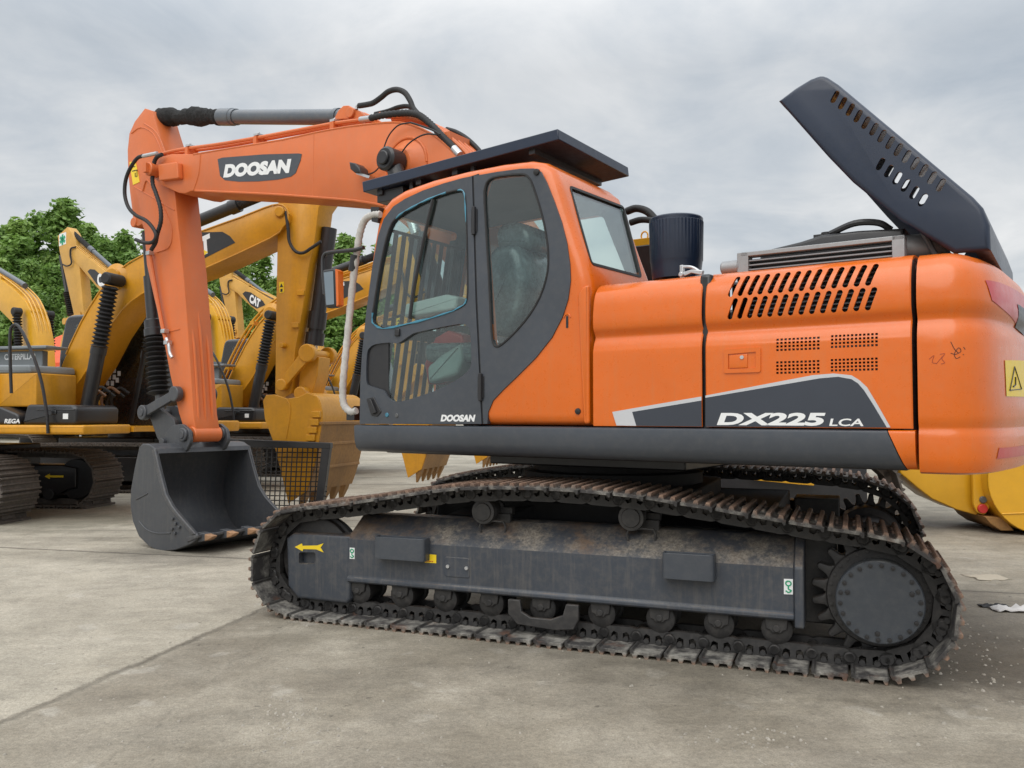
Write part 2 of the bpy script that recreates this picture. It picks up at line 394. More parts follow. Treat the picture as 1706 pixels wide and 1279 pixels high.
# ------------------------------------------------------------------ ground
def m_concrete():
    m, nt, b = nodes('worn_concrete'); tc = N(nt, 'ShaderNodeTexCoord'); v = tc.outputs['Object']
    n0 = noise(nt, v, .35, 5, .6, .4); n1 = noise(nt, v, 1.6, 7, .65, .5); n2 = noise(nt, v, 9, 7, .7); n3 = noise(nt, v, 70, 5, .7)
    c = mix(nt, ramp(nt, n0, [(.35, 0), (.65, 1)]), (.335, .300, .236), (.43, .393, .318))
    # two slabs: the near right one is browner and duller; the joint runs between them
    sx = N(nt, 'ShaderNodeSeparateXYZ'); nt.links.new(v, sx.inputs[0])
    a, b2 = ground(440, 1015), ground(0, 1205); d = (a - b2).normalized(); nx, ny = d.y, -d.x
    dist = math_(nt, 'ADD', math_(nt, 'MULTIPLY', math_(nt, 'SUBTRACT', sx.outputs['X'], a.x), nx), math_(nt, 'MULTIPLY', math_(nt, 'SUBTRACT', sx.outputs['Y'], a.y), ny))
    wob = math_(nt, 'ADD', dist, math_(nt, 'MULTIPLY', math_(nt, 'SUBTRACT', noise(nt, v, 2.2, 6, .65), .5), .16))
    side = ramp(nt, math_(nt, 'ADD', math_(nt, 'MULTIPLY', wob, 2.), .5), [(.42, 0), (.62, 1)])
    dull = mix(nt, ramp(nt, n0, [(.3, 0), (.7, 1)]), (.215, .187, .143), (.29, .258, .20))
    c = mix(nt, side, c, dull)
    c = mix(nt, math_(nt, 'MULTIPLY', ramp(nt, n1, [(.42, 0), (.68, 1)]), .42), c, (.50, .455, .375))
    c = mix(nt, math_(nt, 'MULTIPLY', ramp(nt, noise(nt, v, .9, 6, .7, .8), [(.55, 0), (.75, 1)]), .5), c, (.20, .175, .14))
    c = mix(nt, math_(nt, 'MULTIPLY', ramp(nt, n2, [(.5, 0), (.75, 1)]), .3), c, (.24, .22, .18))
    c = mix(nt, math_(nt, 'MULTIPLY', ramp(nt, n3, [(.52, 0), (.72, 1)]), .28), c, (.16, .145, .12))
    c = mix(nt, math_(nt, 'MULTIPLY', ramp(nt, noise(nt, v, 3.1, 3, .4), [(.66, 0), (.70, 1)]), .28), c, (.52, .49, .43))
    # swept streaks of damp silt further back
    mpn = N(nt, 'ShaderNodeMapping'); mpn.inputs['Scale'].default_value = (.25, 1.5, 1); mpn.inputs['Rotation'].default_value = (0, 0, R(-8)); nt.links.new(v, mpn.inputs[0])
    far = ramp(nt, math_(nt, 'MULTIPLY', sx.outputs['Y'], .05), [(.36, 0), (.5, 1)])
    c = mix(nt, math_(nt, 'MULTIPLY', math_(nt, 'MULTIPLY', ramp(nt, noise(nt, mpn.outputs[0], 1.1, 6, .6), [(.5, 0), (.62, 1)]), far), .55), c, (.17, .155, .12))
    # soil trodden out behind the sprocket; darker spots by track and bucket, damp left
    def spot(px, rad, col, k, c):
        g = ground(*px); dv = N(nt, 'ShaderNodeVectorMath', operation='DISTANCE'); nt.links.new(v, dv.inputs[0]); dv.inputs[1].default_value = g
        q = math_(nt, 'ADD', math_(nt, 'DIVIDE', dv.outputs['Value'], rad), math_(nt, 'MULTIPLY', math_(nt, 'SUBTRACT', noise(nt, v, 3.5, 6, .7), .5), 1.5))
        return mix(nt, math_(nt, 'MULTIPLY', ramp(nt, q, [(.45, 1), (1., 0)]), k), c, col)
    c = spot((1615, 1085), .95, (.135, .112, .082), .95, c)
    c = spot((1670, 1030), 1.1, (.17, .15, .12), .75, c)
    c = spot((1100, 1040), 1.9, (.16, .142, .112), .65, c)
    c = spot((1400, 1080), 1.2, (.15, .132, .105), .6, c)
    c = spot((300, 925), .9, (.15, .135, .11), .6, c)
    c = spot((120, 868), 1.3, (.19, .18, .14), .7, c)
    # joint and a second crack
    def crack(dd, width, k, c):
        return mix(nt, math_(nt, 'MULTIPLY', ramp(nt, math_(nt, 'ABSOLUTE', dd), [(width * .3, 1), (width, 0)]), k), c, (.085, .075, .06))
    wob2 = math_(nt, 'ADD', dist, math_(nt, 'MULTIPLY', math_(nt, 'SUBTRACT', noise(nt, v, 3.2, 7, .72), .5), .16))
    jk = math_(nt, 'MULTIPLY', ramp(nt, noise(nt, v, 1.3, 3), [(.3, .35), (.6, 1)]), .8)
    c = mix(nt, math_(nt, 'MULTIPLY', ramp(nt, math_(nt, 'ABSOLUTE', wob2), [(.008, 1), (.045, 0)]), jk), c, (.12, .105, .08))
    e, f = ground(0, 912), ground(400, 930); d2 = (f - e).normalized()
    dist2 = math_(nt, 'ADD', math_(nt, 'MULTIPLY', math_(nt, 'SUBTRACT', sx.outputs['X'], e.x), -d2.y), math_(nt, 'MULTIPLY', math_(nt, 'SUBTRACT', sx.outputs['Y'], e.y), d2.x))
    c = crack(math_(nt, 'ADD', dist2, math_(nt, 'MULTIPLY', math_(nt, 'SUBTRACT', noise(nt, v, 4, 6, .7), .5), .10)), .04, .7, c)
    e, f = ground(60, 1279), ground(380, 1065); d3 = (f - e).normalized()
    dist3 = math_(nt, 'ADD', math_(nt, 'MULTIPLY', math_(nt, 'SUBTRACT', sx.outputs['X'], e.x + .25), -d3.y), math_(nt, 'MULTIPLY', math_(nt, 'SUBTRACT', sx.outputs['Y'], e.y), d3.x))
    c = crack(math_(nt, 'ADD', dist3, math_(nt, 'MULTIPLY', math_(nt, 'SUBTRACT', noise(nt, v, 3, 6, .75), .5), .3)), .016, .16, c)
    mott = ramp(nt, noise(nt, v, 4.2, 10, .72, .6), [(.30, .80), (.5, 1.), (.70, 1.10)])
    c = mix(nt, 1., c, ramp(nt, noise(nt, v, 38, 9, .85), [(.36, .72), (.5, 1.), (.64, 1.22)]), 'MULTIPLY')
    c = mix(nt, math_(nt, 'MULTIPLY', ramp(nt, noise(nt, v, 16, 3, .5), [(.695, 0), (.72, 1)]), .6), c, (.10, .088, .07))
    c = mix(nt, math_(nt, 'MULTIPLY', ramp(nt, noise(nt, v, 11, 4, .6, 1.), [(.70, 0), (.74, 1)]), .45), c, (.62, .58, .50))
    c = mix(nt, 1., c, ramp(nt, noise(nt, v, .8, 6, .6, .8), [(.32, .82), (.5, 1.), (.68, 1.09)]), 'MULTIPLY')
    c = mix(nt, 1., c, mott, 'MULTIPLY')
    c = mix(nt, 1., c, ramp(nt, noise(nt, v, 130, 4, .75), [(.30, .68), (.5, 1.), (.72, 1.25)]), 'MULTIPLY')
    mp4 = N(nt, 'ShaderNodeMapping'); mp4.inputs['Scale'].default_value = (1.2, 4., 1); mp4.inputs['Rotation'].default_value = (0, 0, R(-20)); nt.links.new(v, mp4.inputs[0])
    c = mix(nt, 1., c, ramp(nt, noise(nt, mp4.outputs[0], 1.6, 8, .7, .5), [(.34, .88), (.5, 1.), (.68, 1.06)]), 'MULTIPLY')
    nt.links.new(c, b.inputs['Base Color'])
    nt.links.new(ramp(nt, n1, [(.3, .62), (.7, .9)]), b.inputs['Roughness']); b.inputs['Specular IOR Level'].default_value = .35
    h = math_(nt, 'ADD', math_(nt, 'MULTIPLY', n3, .35), math_(nt, 'ADD', n2, math_(nt, 'MULTIPLY', n1, 1.5)))
    h = math_(nt, 'SUBTRACT', h, math_(nt, 'MULTIPLY', ramp(nt, math_(nt, 'ABSOLUTE', wob2), [(.006, 1), (.03, 0)]), 1.2))
    bump(nt, b, h, .45, .02); return m
g = MB(); g.add([(-400, -200, 0), (400, -200, 0), (400, 600, 0), (-400, 600, 0)], [(0, 1, 2, 3)])
tag(g.build('ground', m_concrete()), 'worn pale concrete yard floor with cracks and a slab joint', 'ground', kind='structure')

# ================================================================== THE ORANGE EXCAVATOR
YT, YH = R(-21.772), R(-34.139)          # heading of the tracks and of the upper body
U = Frame(.7712, 6.4653, YT); H = Frame(.7712, 6.4653, YH)
SW = YH - YT
ex = thing('orange_excavator', 'large orange crawler excavator with dark grey cab door, raised rear hood and grey bucket', 'excavator', (.7712, 6.4653, 0), YT)
def hb(m, name, mat, parent=None, **k):
    """a part of the upper body (turned on the slew ring); sub-parts inherit the turn"""
    if parent is None: return m.build(name, mat, ex, rz=SW, **k)
    return m.build(name, mat, parent, **k)

# ---------------- undercarriage
PATH = [(-1.88, .026), (-2.075, .085), (-2.178, .20), (-2.205, .34), (-2.16, .52), (-2.085, .645), (-1.94, .74), (-1.58, .785), (-1.10, .862), (-.66, .93), (-.265, .953), (.11, .953), (.535, .93), (.70, .91),
        (1.09, .862), (1.5, .805), (1.88, .76), (2.03, .705), (2.13, .62), (2.19, .49), (2.205, .36), (2.15, .20), (2.01, .07), (1.82, .028), (1.2, .026), (.6, .026), (0, .026), (-.6, .026), (-1.2, .026)]
def resample(path, n):
    P = smooth([(p[0], p[1], 0) for p in path], 12, True); L = [0]
    for i in range(len(P)): L.append(L[-1] + (P[(i + 1) % len(P)] - P[i]).length)
    tot = L[-1]; out = []; k = 0
    for i in range(n):
        s = tot * i / n
        while L[k + 1] < s: k += 1
        t = (s - L[k]) / (L[k + 1] - L[k]); a, b = P[k], P[(k + 1) % len(P)]; out.append(a.lerp(b, t))
    return out, tot / n
NS = 49
joints, pitch = resample(PATH, NS)
# the far track hangs tighter: its top run is higher
PATH_FAR = [(-1.88, .026), (-2.075, .085), (-2.178, .20), (-2.205, .34), (-2.16, .53), (-2.085, .665), (-1.93, .775), (-1.4, .885), (-.95, .935), (-.4, .955), (.3, .955), (1.0, .945), (1.5, .92), (1.85, .875),
            (2.04, .79), (2.15, .67), (2.205, .52), (2.21, .38), (2.15, .20), (2.01, .07), (1.82, .028), (1.2, .026), (.6, .026), (0, .026), (-.6, .026), (-1.2, .026)]
joints_far, _ = resample(PATH_FAR, NS)
def shoe_mesh(width, p):
    """one shoe: plate with a turned-down lip and three grousers; local x along the track, z outwards"""
    q = p / 2
    prof = [(-q + .010, -.012), (-q + .010, .004), (-q + .014, .006), (-q + .018, .030), (-q + .034, .030), (-q + .042, .006), (-.018, .006), (-.012, .030), (.008, .030), (.016, .006),
            (q - .05, .006), (q - .043, .030), (q - .023, .030), (q - .016, .006), (q - .005, .004), (q - .003, -.022), (q - .014, -.026), (q - .026, -.012)]
    m = MB().prism(prof, -width / 2, width / 2, 'y')
    for sx_ in (-.045, .045):
        for sy_ in (-.11, -.05, .05, .11): m.lathe((sx_, sy_, .004), (0, 0, 1), [(0, .011), (.012, .011), (.014, .008)], 6)
    return m.mesh('track_shoe', 30)
def link_mb(p, holes=True):
    """one chain link pair with bosses, windows and nuts; local x along, z outwards"""
    m = MB(); q = p / 2
    out = [(-q - .035, -.012), (-q - .045, -.05), (-q - .02, -.085), (-q + .03, -.10), (q - .03, -.10), (q + .02, -.085), (q + .045, -.05), (q + .035, -.012)]
    h1 = [(-.058, -.022), (-.058, -.052), (-.04, -.07), (-.016, -.06), (-.016, -.022)]; h2 = [(-p_[0], p_[1]) for p_ in h1]
    for y0 in (-.115, .075):
        if holes: m.plate(out, [h1, h2], y0, y0 + .04)
        else: m.prism(out, y0, y0 + .04)
    for x in (-q, q): m.cyl((x, -.122, -.052), (x, .122, -.052), .030, n=12, ch=.006)
    for x in (-.037, .037):
        for y in (-.118, .118): m.cyl((x, y - .012, -.03), (x, y + .012, -.03), .017, n=6)
    return m
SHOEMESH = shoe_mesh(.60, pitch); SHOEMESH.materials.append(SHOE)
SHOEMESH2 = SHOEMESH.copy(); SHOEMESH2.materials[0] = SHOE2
LINK = link_mb(pitch)
def track(yc, joints):
    ch = MB(); mats = []
    for i in range(NS):
        a, b = joints[i], joints[(i + 1) % NS]; c = (a + b) / 2; t = (b - a).normalized()
        # the path runs clockwise seen from the near side: outward is to the left of the run
        z = Vector((-t.y, t.x)); ctr = Vector((0, .45))
        if z.dot(Vector((c.x * .2, c.y - .45))) < 0 and abs(c.x) < 1.7: z = -z
        elif abs(c.x) >= 1.7 and z.dot(Vector((c.x - math.copysign(1.6, c.x), c.y - .4))) < 0: z = -z
        xx = Vector((z.y, -z.x))
        M4 = Matrix(((xx.x, 0, z.x, c.x), (0, 1, 0, yc), (xx.y, 0, z.y, c.y), (0, 0, 0, 1)))
        l = MB(); l.v = list(LINK.v); l.f = list(LINK.f); ch.merge(l.xf(M4)); mats.append((M4, c.y))
    o = ch.build('track_chain', DARKSTEEL, ex, sharp=30)
    for M4, zc in mats:
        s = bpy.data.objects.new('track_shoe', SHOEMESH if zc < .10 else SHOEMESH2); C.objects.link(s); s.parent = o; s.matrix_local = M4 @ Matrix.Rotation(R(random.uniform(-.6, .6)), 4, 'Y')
        md = s.modifiers.new('edge', 'BEVEL'); md.width = .003; md.segments = 1; md.limit_method = 'ANGLE'; md.angle_limit = R(40)
    return o
track(-1.195, joints); track(1.195, joints_far)

def side_frame(sg):
    """one side of the undercarriage: sg -1 near, +1 far"""
    Y = lambda y: y if sg < 0 else -y
    yo = -1.37
    m = MB()
    sec = [(yo, .262), (yo - .012, .275), (yo - .012, .295), (yo, .305), (yo, .555), (yo + .03, .585), (-1.17, .70), (-.99, .70), (-.93, .60), (-.93, .262)]
    m.prism([(Y(p[0]), p[1]) for p in sec], -1.49, 1.40, 'x')
    m.prism(fillet([(Y(yo - .02), .225), (Y(yo - .02), .56), (Y(yo + .04), .61), (Y(-1.17), .72), (Y(-.93), .72), (Y(-.93), .225)], .015), 1.40, 1.45, 'x')
    fr = m.build('track_frame', FRAMEPAINT, ex, bevel=.008)
    # front idler guard, a box of its own bolted on
    sec = [(-1.985, .20), (-1.90, .12), (-1.50, .115), (-1.47, .15), (-1.47, .575), (-1.94, .572), (-2.0, .53)]
    m = MB().prism(sec, Y(yo + .005), Y(yo + .19), r=.02)
    gb = m.build('idler_guard', FRAMEPAINT, ex)
    hole = fillet([U.on(497, 920, yo), U.on(525, 920, yo), U.on(525, 940, yo), U.on(497, 940, yo)], .018)
    cut(gb, MB().prism(hole, Y(yo - .05), Y(yo + .06)))
    if sg < 0:
        y = yo + .003
        arrow = [(491, 911), (503, 905), (504, 909), (528, 908.5), (539, 905), (534, 912), (539, 920), (527, 915), (505, 914.5), (504, 918)]
        MB().prism(U.poly(arrow, y), y - .001, y + .004).build('arrow_decal', SIGNYELLOW, gb)
        for u0, v0, u1, v1 in ((583, 912, 591, 931), (1306, 964, 1321, 990)):
            p = U.poly([(u0, v0), (u1, v0 + .5), (u1, v1), (u0, v1 - .5)], yo)
            d = MB().prism(p, yo - .003, yo + .004).build('tie_down_decal', WHITE, fr)
            hx, hz = (p[0][0] + p[1][0]) / 2, (p[0][1] + p[2][1]) / 2; hh = p[0][1] - p[2][1]
            hk = MB()
            hk.tube([(hx + .35 * hh * math.cos(a) * .5, yo - .004, hz + hh * .22 + .35 * hh * math.sin(a) * .45) for a in [k * math.pi / 5 for k in range(11)]], .004, 6, 1)
            hk.tube([(hx, yo - .004, hz + hh * .05), (hx, yo - .004, hz - hh * .15), (hx + .18 * hh, yo - .004, hz - hh * .25), (hx, yo - .004, hz - hh * .38), (hx - .18 * hh, yo - .004, hz - hh * .27)], .004, 6, 3)
            hk.build('hook_mark', GREENFILM, d)
        p = U.poly([(708, 925), (714, 923), (727, 924), (727, 938), (708, 937)], yo)
        wl = MB().prism(p, yo - .003, yo + .004).build('warning_label', SIGNYELLOW, fr)
        sc = MB()
        for k in range(5):
            x = p[4][0] + .012 + k * .011; sc.tube([(x - .004, yo - .0035, p[4][1] + .006 + .004 * (k % 2)), (x + .005, yo - .0035, p[4][1] + .014)], .0022, 5, 1)
        sc.build('label_print', REDPLASTIC, wl)
        p = fillet(U.poly([(741, 927), (783, 930), (783, 963), (741, 960)], yo), .02)
        cpz = MB().prism(p, yo - .004, yo + .01).build('cover_plate', FRAMEPAINT, fr, bevel=.003)
        for u, v in ((747, 943), (778, 946)):
            q = U.on(u, v, yo); MB().cyl((q[0], yo - .014, q[1]), (q[0], yo, q[1]), .012, n=10).build('bolt', ALU, cpz)
    # steps
    for (u0, u1, vt, vb) in ((624, 708, 893, 928), (1103, 1190, 920, 961)):
        a, b = U.on(u0, vt, yo - .07), U.on(u1, vt + 5, yo - .07); zb = U.on(u0, vb, yo - .07)[1]
        x0, x1, zt = a[0], b[0], a[1]
        m = MB(); s1 = fillet([(x0, Y(yo)), (x0, Y(yo - .085)), (x1, Y(yo - .085)), (x1, Y(yo))], [0, .03, .03, 0])
        s2 = inset(s1, .012)
        m.plate(s1, [s2], zb, zt, 'z'); m.prism(s1, zb - .006, zb + .004, 'z')
        stp = m.build('step', SLATE, ex, bevel=.004)
        MB().prism(inset(s2, .002), zb + .004, zt - .012, 'z').build('settled_dirt', FRAMEPAINT, stp)
    rx = [-1.43, -1.10, -.78, -.45, -.10, .28, .64, .98, 1.30]
    for x in rx:
        m = MB().lathe((x, Y(-1.33), .195), (0, -sg * 1., 0), [(0, .055), (.02, .085), (.05, .088), (.055, .075), (.20, .075), (.205, .088), (.24, .088), (.26, .055)], 24)
        ro = m.build('track_roller', DARKSTEEL, ex)
        k = [(x - .062, .262), (x - .058, .20), (x - .036, .194), (x - .024, .178), (x + .024, .178), (x + .036, .194), (x + .058, .20), (x + .062, .262)]
        MB().prism(k, Y(-1.345), Y(-1.30)).cyl((x, Y(-1.352), .205), (x, Y(-1.33), .205), .022, n=12).build('roller_bracket', DARKSTEEL, ro, bevel=.006)
    # track guide in the middle
    q = [(-.30, .25), (-.30, .16), (-.24, .10), (.0, .085), (.13, .10), (.16, .16), (.16, .25), (.08, .25), (.06, .18), (-.02, .15), (-.15, .15), (-.21, .18), (-.22, .25)]
    MB().prism(q, Y(-1.40), Y(-1.37)).build('track_guide', DARKSTEEL, ex, bevel=.006)
    for u, v in ((803, 853), (1050, 863)):
        x, z = U.on(u, v, -1.30)
        m = MB().lathe((x, Y(-1.30), z), (0, -sg, 0), [(0, .02), (.002, .055), (.012, .06), (.014, .078), (.05, .085), (.06, .070), (.16, .070), (.17, .085), (.21, .08), (.22, .03)], 24)
        cr = m.build('carrier_roller', DARKSTEEL, ex)
        MB().box(x + .02, x + .15, Y(-1.16) - .02, Y(-1.16) + .02, .69, z - .02).box(x - .02, x + .15, Y(-1.12) - .03, Y(-1.12) + .03, z - .03, z + .02).build('bracket', DARKSTEEL, cr, bevel=.005)
        MB().tube([(x - .02, Y(-1.27), .64), (x - .02, Y(-1.27), .70), (x + .13, Y(-1.25), .71), (x + .14, Y(-1.25), .64)], .008, 6, 2).build('grab_loop', DARKSTEEL, cr)
    # sprocket and final drive
    sx_, sz_ = 1.832, .405
    ring = []
    for k in range(21):
        for fr_, rr in ((-.30, .29), (-.16, .345), (.0, .352), (.16, .345), (.30, .29), (.5, .272)):
            a = 2 * math.pi * (k + fr_) / 21; ring.append((sx_ + rr * math.cos(a), sz_ + rr * math.sin(a)))
    spk = MB().prism(ring, Y(-1.235), Y(-1.16), r=.008)
    spk.lathe((sx_, Y(-1.26), sz_), (0, -sg, 0), [(0, .265), (.012, .272), (.03, .272)], 40)
    so = spk.build('drive_sprocket', DARKSTEEL, ex)
    hub = MB().lathe((sx_ + .0, Y(-1.40), sz_), (0, -sg, 0), [(0, .19), (.0, .214), (.006, .22), (.05, .222), (.055, .214), (.14, .216), (.15, .235), (.30, .235)], 48)
    ho = hub.build('hub_cover', paint('hub_paint', (.040, .047, .057), .45, .15, .15, dust=.3, dustcol=(.10, .10, .095), topdust=.8), so)
    bm_ = MB()
    for k in range(22):
        a = 2 * math.pi * (k + .3) / 22; bm_.lathe((sx_ + .197 * math.cos(a), Y(-1.409), sz_ + .197 * math.sin(a)), (0, -sg, 0), [(0, .004), (.001, .0115), (.009, .012)], 10)
    for a in (R(20), R(165), R(265)):
        bm_.lathe((sx_ + .165 * math.cos(a), Y(-1.407), sz_ + .165 * math.sin(a)), (0, -sg, 0), [(0, .006), (.001, .013), (.008, .014)], 10)
    build_each(bm_, 'cover_bolt', BLACK, so)
    bt = MB()
    for k in range(28):
        a = 2 * math.pi * k / 28; bt.lathe((sx_ + .25 * math.cos(a), Y(-1.262), sz_ + .25 * math.sin(a)), (0, -sg, 0), [(-.006, .004), (-.005, .010), (.006, .010)], 6)
    build_each(bt, 'flange_bolt', DARKSTEEL, so)
    MB().lathe((sx_, Y(-1.16), sz_), (0, -sg, 0), [(0, .27), (.20, .26), (.22, .20), (.55, .19), (.56, .10)], 28).box(1.28, 1.62, Y(-.95) - .16, Y(-.95) + .16, .20, .74).build('travel_motor', DARKSTEEL, ex, bevel=.01)
    # idler
    MB().lathe((-1.815, Y(-1.27), .385), (0, -sg, 0), [(0, .10), (.0, .27), (.01, .285), (.05, .285), (.055, .305), (.095, .305), (.10, .285), (.14, .285), (.15, .27), (.15, .1)], 48).build('front_idler', DARKSTEEL, ex)
side_frame(-1); side_frame(1)
# centre frame between the tracks
m = MB()
m.prism(fillet([(-.75, -.75), (.75, -.75), (.75, .75), (-.75, .75)], .25, 4), .56, .90, 'z')
for sx_ in (-1, 1):
    for sy_ in (-1, 1):
        m.loft([[(sx_ * .95, sy_ * .95, .45), (sx_ * .52, sy_ * .95, .45), (sx_ * .52, sy_ * .95, .70), (sx_ * .95, sy_ * .95, .70)], [(sx_ * .6, sy_ * .3, .55), (sx_ * .1, sy_ * .6, .55), (sx_ * .1, sy_ * .6, .88), (sx_ * .6, sy_ * .3, .88)]])
m.box(-1.1, 1.25, -.80, .80, .42, .80)
m.build('centre_frame', paint('grimy_shade_black', (.010, .010, .011), .7, 0, .3, dust=.4, dustcol=(.03, .027, .024)), ex, bevel=.01)  # grimy metal kept near black: shade between the tracks is in its colour
MB().lathe((0, 0, .88), (0, 0, 1), [(0, .66), (.02, .68), (.10, .68), (.11, .60), (.22, .60)], 48).build('slew_ring', MATS['grimy_shade_black'], ex)

# ---------------- upper frame and side skirt
m = MB(); m.box(-1.2, 2.28, -1.24, 1.28, 1.125, 1.30); m.box(-.9, .3, -.38, -.25, 1.30, 1.75); m.box(-.9, .3, .25, .38, 1.30, 1.75)
m.box(-.55, .95, -.85, .9, 1.05, 1.12); hb(m, 'upper_frame', BLACK, bevel=.01)
SKX0 = -1.392; NEAR = -1.355
def skirt(x_list, name, mat):
    sec = [(-1.352, 1.328), (-1.368, 1.322), (-1.372, 1.31), (-1.366, 1.215), (-1.35, 1.165), (-1.315, 1.137), (-1.25, 1.133), (-1.25, 1.328)]
    zt, zb = 1.328, 1.133
    a, b = x_list
    ls = []
    for fr in (a, b):
        ls.append([((fr[0] + (fr[1] - fr[0]) * (zt - z) / (zt - zb)), y, z) for y, z in sec])
    return hb(MB().loft(ls), name, mat)
skirt(((SKX0, SKX0), (2.205, 2.285)), 'side_skirt', SLATE)
skirt(((2.210, 2.290), (2.332, 2.332)), 'skirt_corner', ORANGE)

# ---------------- engine side doors with louvres
def door_profile(off=0.):
    p = [(-1.352, 1.338), (-1.357, 1.345), (-1.358, 1.45), (-1.358, 1.74), (-1.354, 1.79), (-1.342, 1.83), (-1.329, 1.853), (-1.326, 1.868), (-1.336, 1.888), (-1.352, 1.915), (-1.358, 1.96),
         (-1.354, 2.02), (-1.343, 2.085), (-1.322, 2.135), (-1.288, 2.172), (-1.24, 2.194), (-1.18, 2.203), (-1.05, 2.206)]
    return [(q.x, q.y) for q in smooth([(a, b, 0) for a, b in p], 3)]
def door(x0, x1, name, lower_cap=True):
    p = door_profile(); q = [(a + .012, b - (.012 if b > 2.1 else 0)) for a, b in reversed(p)]
    n = max(2, int((x1 - x0) / .1)); poly = p + q
    m = MB(); ls = []
    for t, ins in ((x0, .006), (x0 + .006, 0), (x1 - .006, 0), (x1, .006)):
        ls.append([(t, a + (ins if k < len(p) else 0), b) for k, (a, b) in enumerate(poly)])
    m.loft(ls); return hb(m, name, mat=ORANGE)
XD0, XD1, XD2, XD3 = .572, 1.2575, 1.2795, 2.322
d1 = door(XD0, XD1, 'engine_door'); d2 = door(XD2, XD3, 'engine_door')
d2['label'] = 'rear engine door with two rows of slanted louvre slots'
d1['label'] = 'plain front engine door behind the cab'
ct = MB()
for (va, vb, vc) in ((476.5, 456, 0), (514.5, 497, 0)):
    xa, za = H.on(1220.5, va, NEAR); xb, zb = H.on(1451, vb, NEAR); z0 = (za + zb) / 2
    for k in range(14):
        x = xa + (xb - xa) * k / 13; hh, sl, r = .043, .36, .0145
        pts = []
        for j in range(7): a = math.pi * j / 6; pts.append((x + sl * hh + r * math.cos(a), z0 + hh + r * math.sin(a)))
        for j in range(7): a = math.pi + math.pi * j / 6; pts.append((x - sl * hh + r * math.cos(a), z0 - hh + r * math.sin(a)))
        ct.prism(pts, -1.45, -1.25)
GRIDS = [(1292, 1367, 563, 586, 11), (1383, 1464, 557, 581, 12), (1292, 1367, 601, 624, 11), (1383, 1464, 597, 620, 12)]
for (u0, u1, v0, v1, nc) in GRIDS:
    a, b = H.on(u0, v0, NEAR), H.on(u1, v1, NEAR); zt = a[1]; zb_ = H.on(u0, v1, NEAR)[1]
    for i in range(nc):
        for j in range(4):
            cw, chh = (b[0] - a[0]) / nc, (zt - zb_) / 4; x, z = a[0] + cw * (i + .5), zb_ + chh * (j + .5)
            ct.box(x - cw * .31, x + cw * .31, -1.45, -1.30, z - chh * .31, z + chh * .31)
lp = fillet(H.poly([(1212, 587), (1262, 583), (1262, 617), (1212, 618)], NEAR), .008)
cut(d2, ct)
# latch
lo = fillet(H.poly([(1207, 582), (1268, 578), (1268, 620), (1207, 622)], NEAR), .012); li = H.poly([(1214, 590), (1260, 586), (1260, 613), (1214, 615)], NEAR)
lt = hb(MB().plate(lo, [li], -1.366, -1.357), 'latch', ORANGE, d2, bevel=.003)
lh = MB().prism(H.poly([(1216, 592), (1246, 589.5), (1246, 612.5), (1216, 613.5)], NEAR), -1.3655, -1.352, r=.003).merge(MB().prism(H.poly([(1247, 589.5), (1258, 588.5), (1258, 612), (1247, 612.5)], NEAR), -1.3585, -1.356))
o = lh.build('latch_handle', ORANGE, d2)
x, z = H.on(1236, 595, -1.367); MB().cyl((x, -1.371, z), (x, -1.360, z), .0105, n=14).build('keyhole', ALU, d2)
# stripe decals and model lettering
SIL = [(1021, 686), (1170, 660), (1171.5, 659.8), (1354, 625), (1389, 622), (1419, 625), (1432, 633), (1445, 645), (1463, 675), (1482.6, 711.5)]
def decal(par, px, y, mat, name): return MB().prism(H.poly(px, NEAR), y, y + .0035).build(name, mat, par)
YD = -1.3625
decal(d1, [(1021, 686), (1169.3, 660.3), (1169.3, 667), (1054, 686), (1061, 709.2), (1028, 708.6)], YD, SILVER, 'silver_stripe')
decal(d1, [(1054, 686), (1169.3, 667), (1169.8, 710.3), (1061, 709.2)], YD, DARKFILM, 'dark_stripe')
inner = [(1176, 662.5), (1367, 630), (1397, 627.5), (1419, 631.5), (1430, 638.5), (1440, 650), (1456, 675), (1478, 711.8), (1176, 710.5)]
decal(d2, inner, YD, DARKFILM, 'dark_stripe')
decal(d2, [(1176, 658.8), (1354, 625), (1389, 622), (1419, 625), (1432, 633), (1445, 645), (1463, 675), (1484, 711.8), (1478, 711.8), (1456, 675), (1440, 650), (1430, 638.5), (1419, 631.5), (1397, 627.5), (1367, 630), (1176, 662.5)], YD, SILVER, 'silver_stripe')
a, b, c_ = H.on(1195, 708, NEAR), H.on(1378, 709, NEAR), H.on(1195, 687.5, NEAR)
letters('DX225', (a[0], -1.3632, a[1]), (1, 0, 0), (0, 0, 1), (b[0] - a[0]) * .96, (c_[1] - a[1]), .38, .045).build('model_lettering', WHITE, d2)
a2, b2 = H.on(1382, 709, NEAR), H.on(1441, 709, NEAR)
letters('LCA', (a2[0], -1.3632, a[1]), (1, 0, 0), (0, 0, 1), (b2[0] - a2[0]) * .97, (c_[1] - a[1]) * .56, .25, .02).build('model_lettering', WHITE, d2)

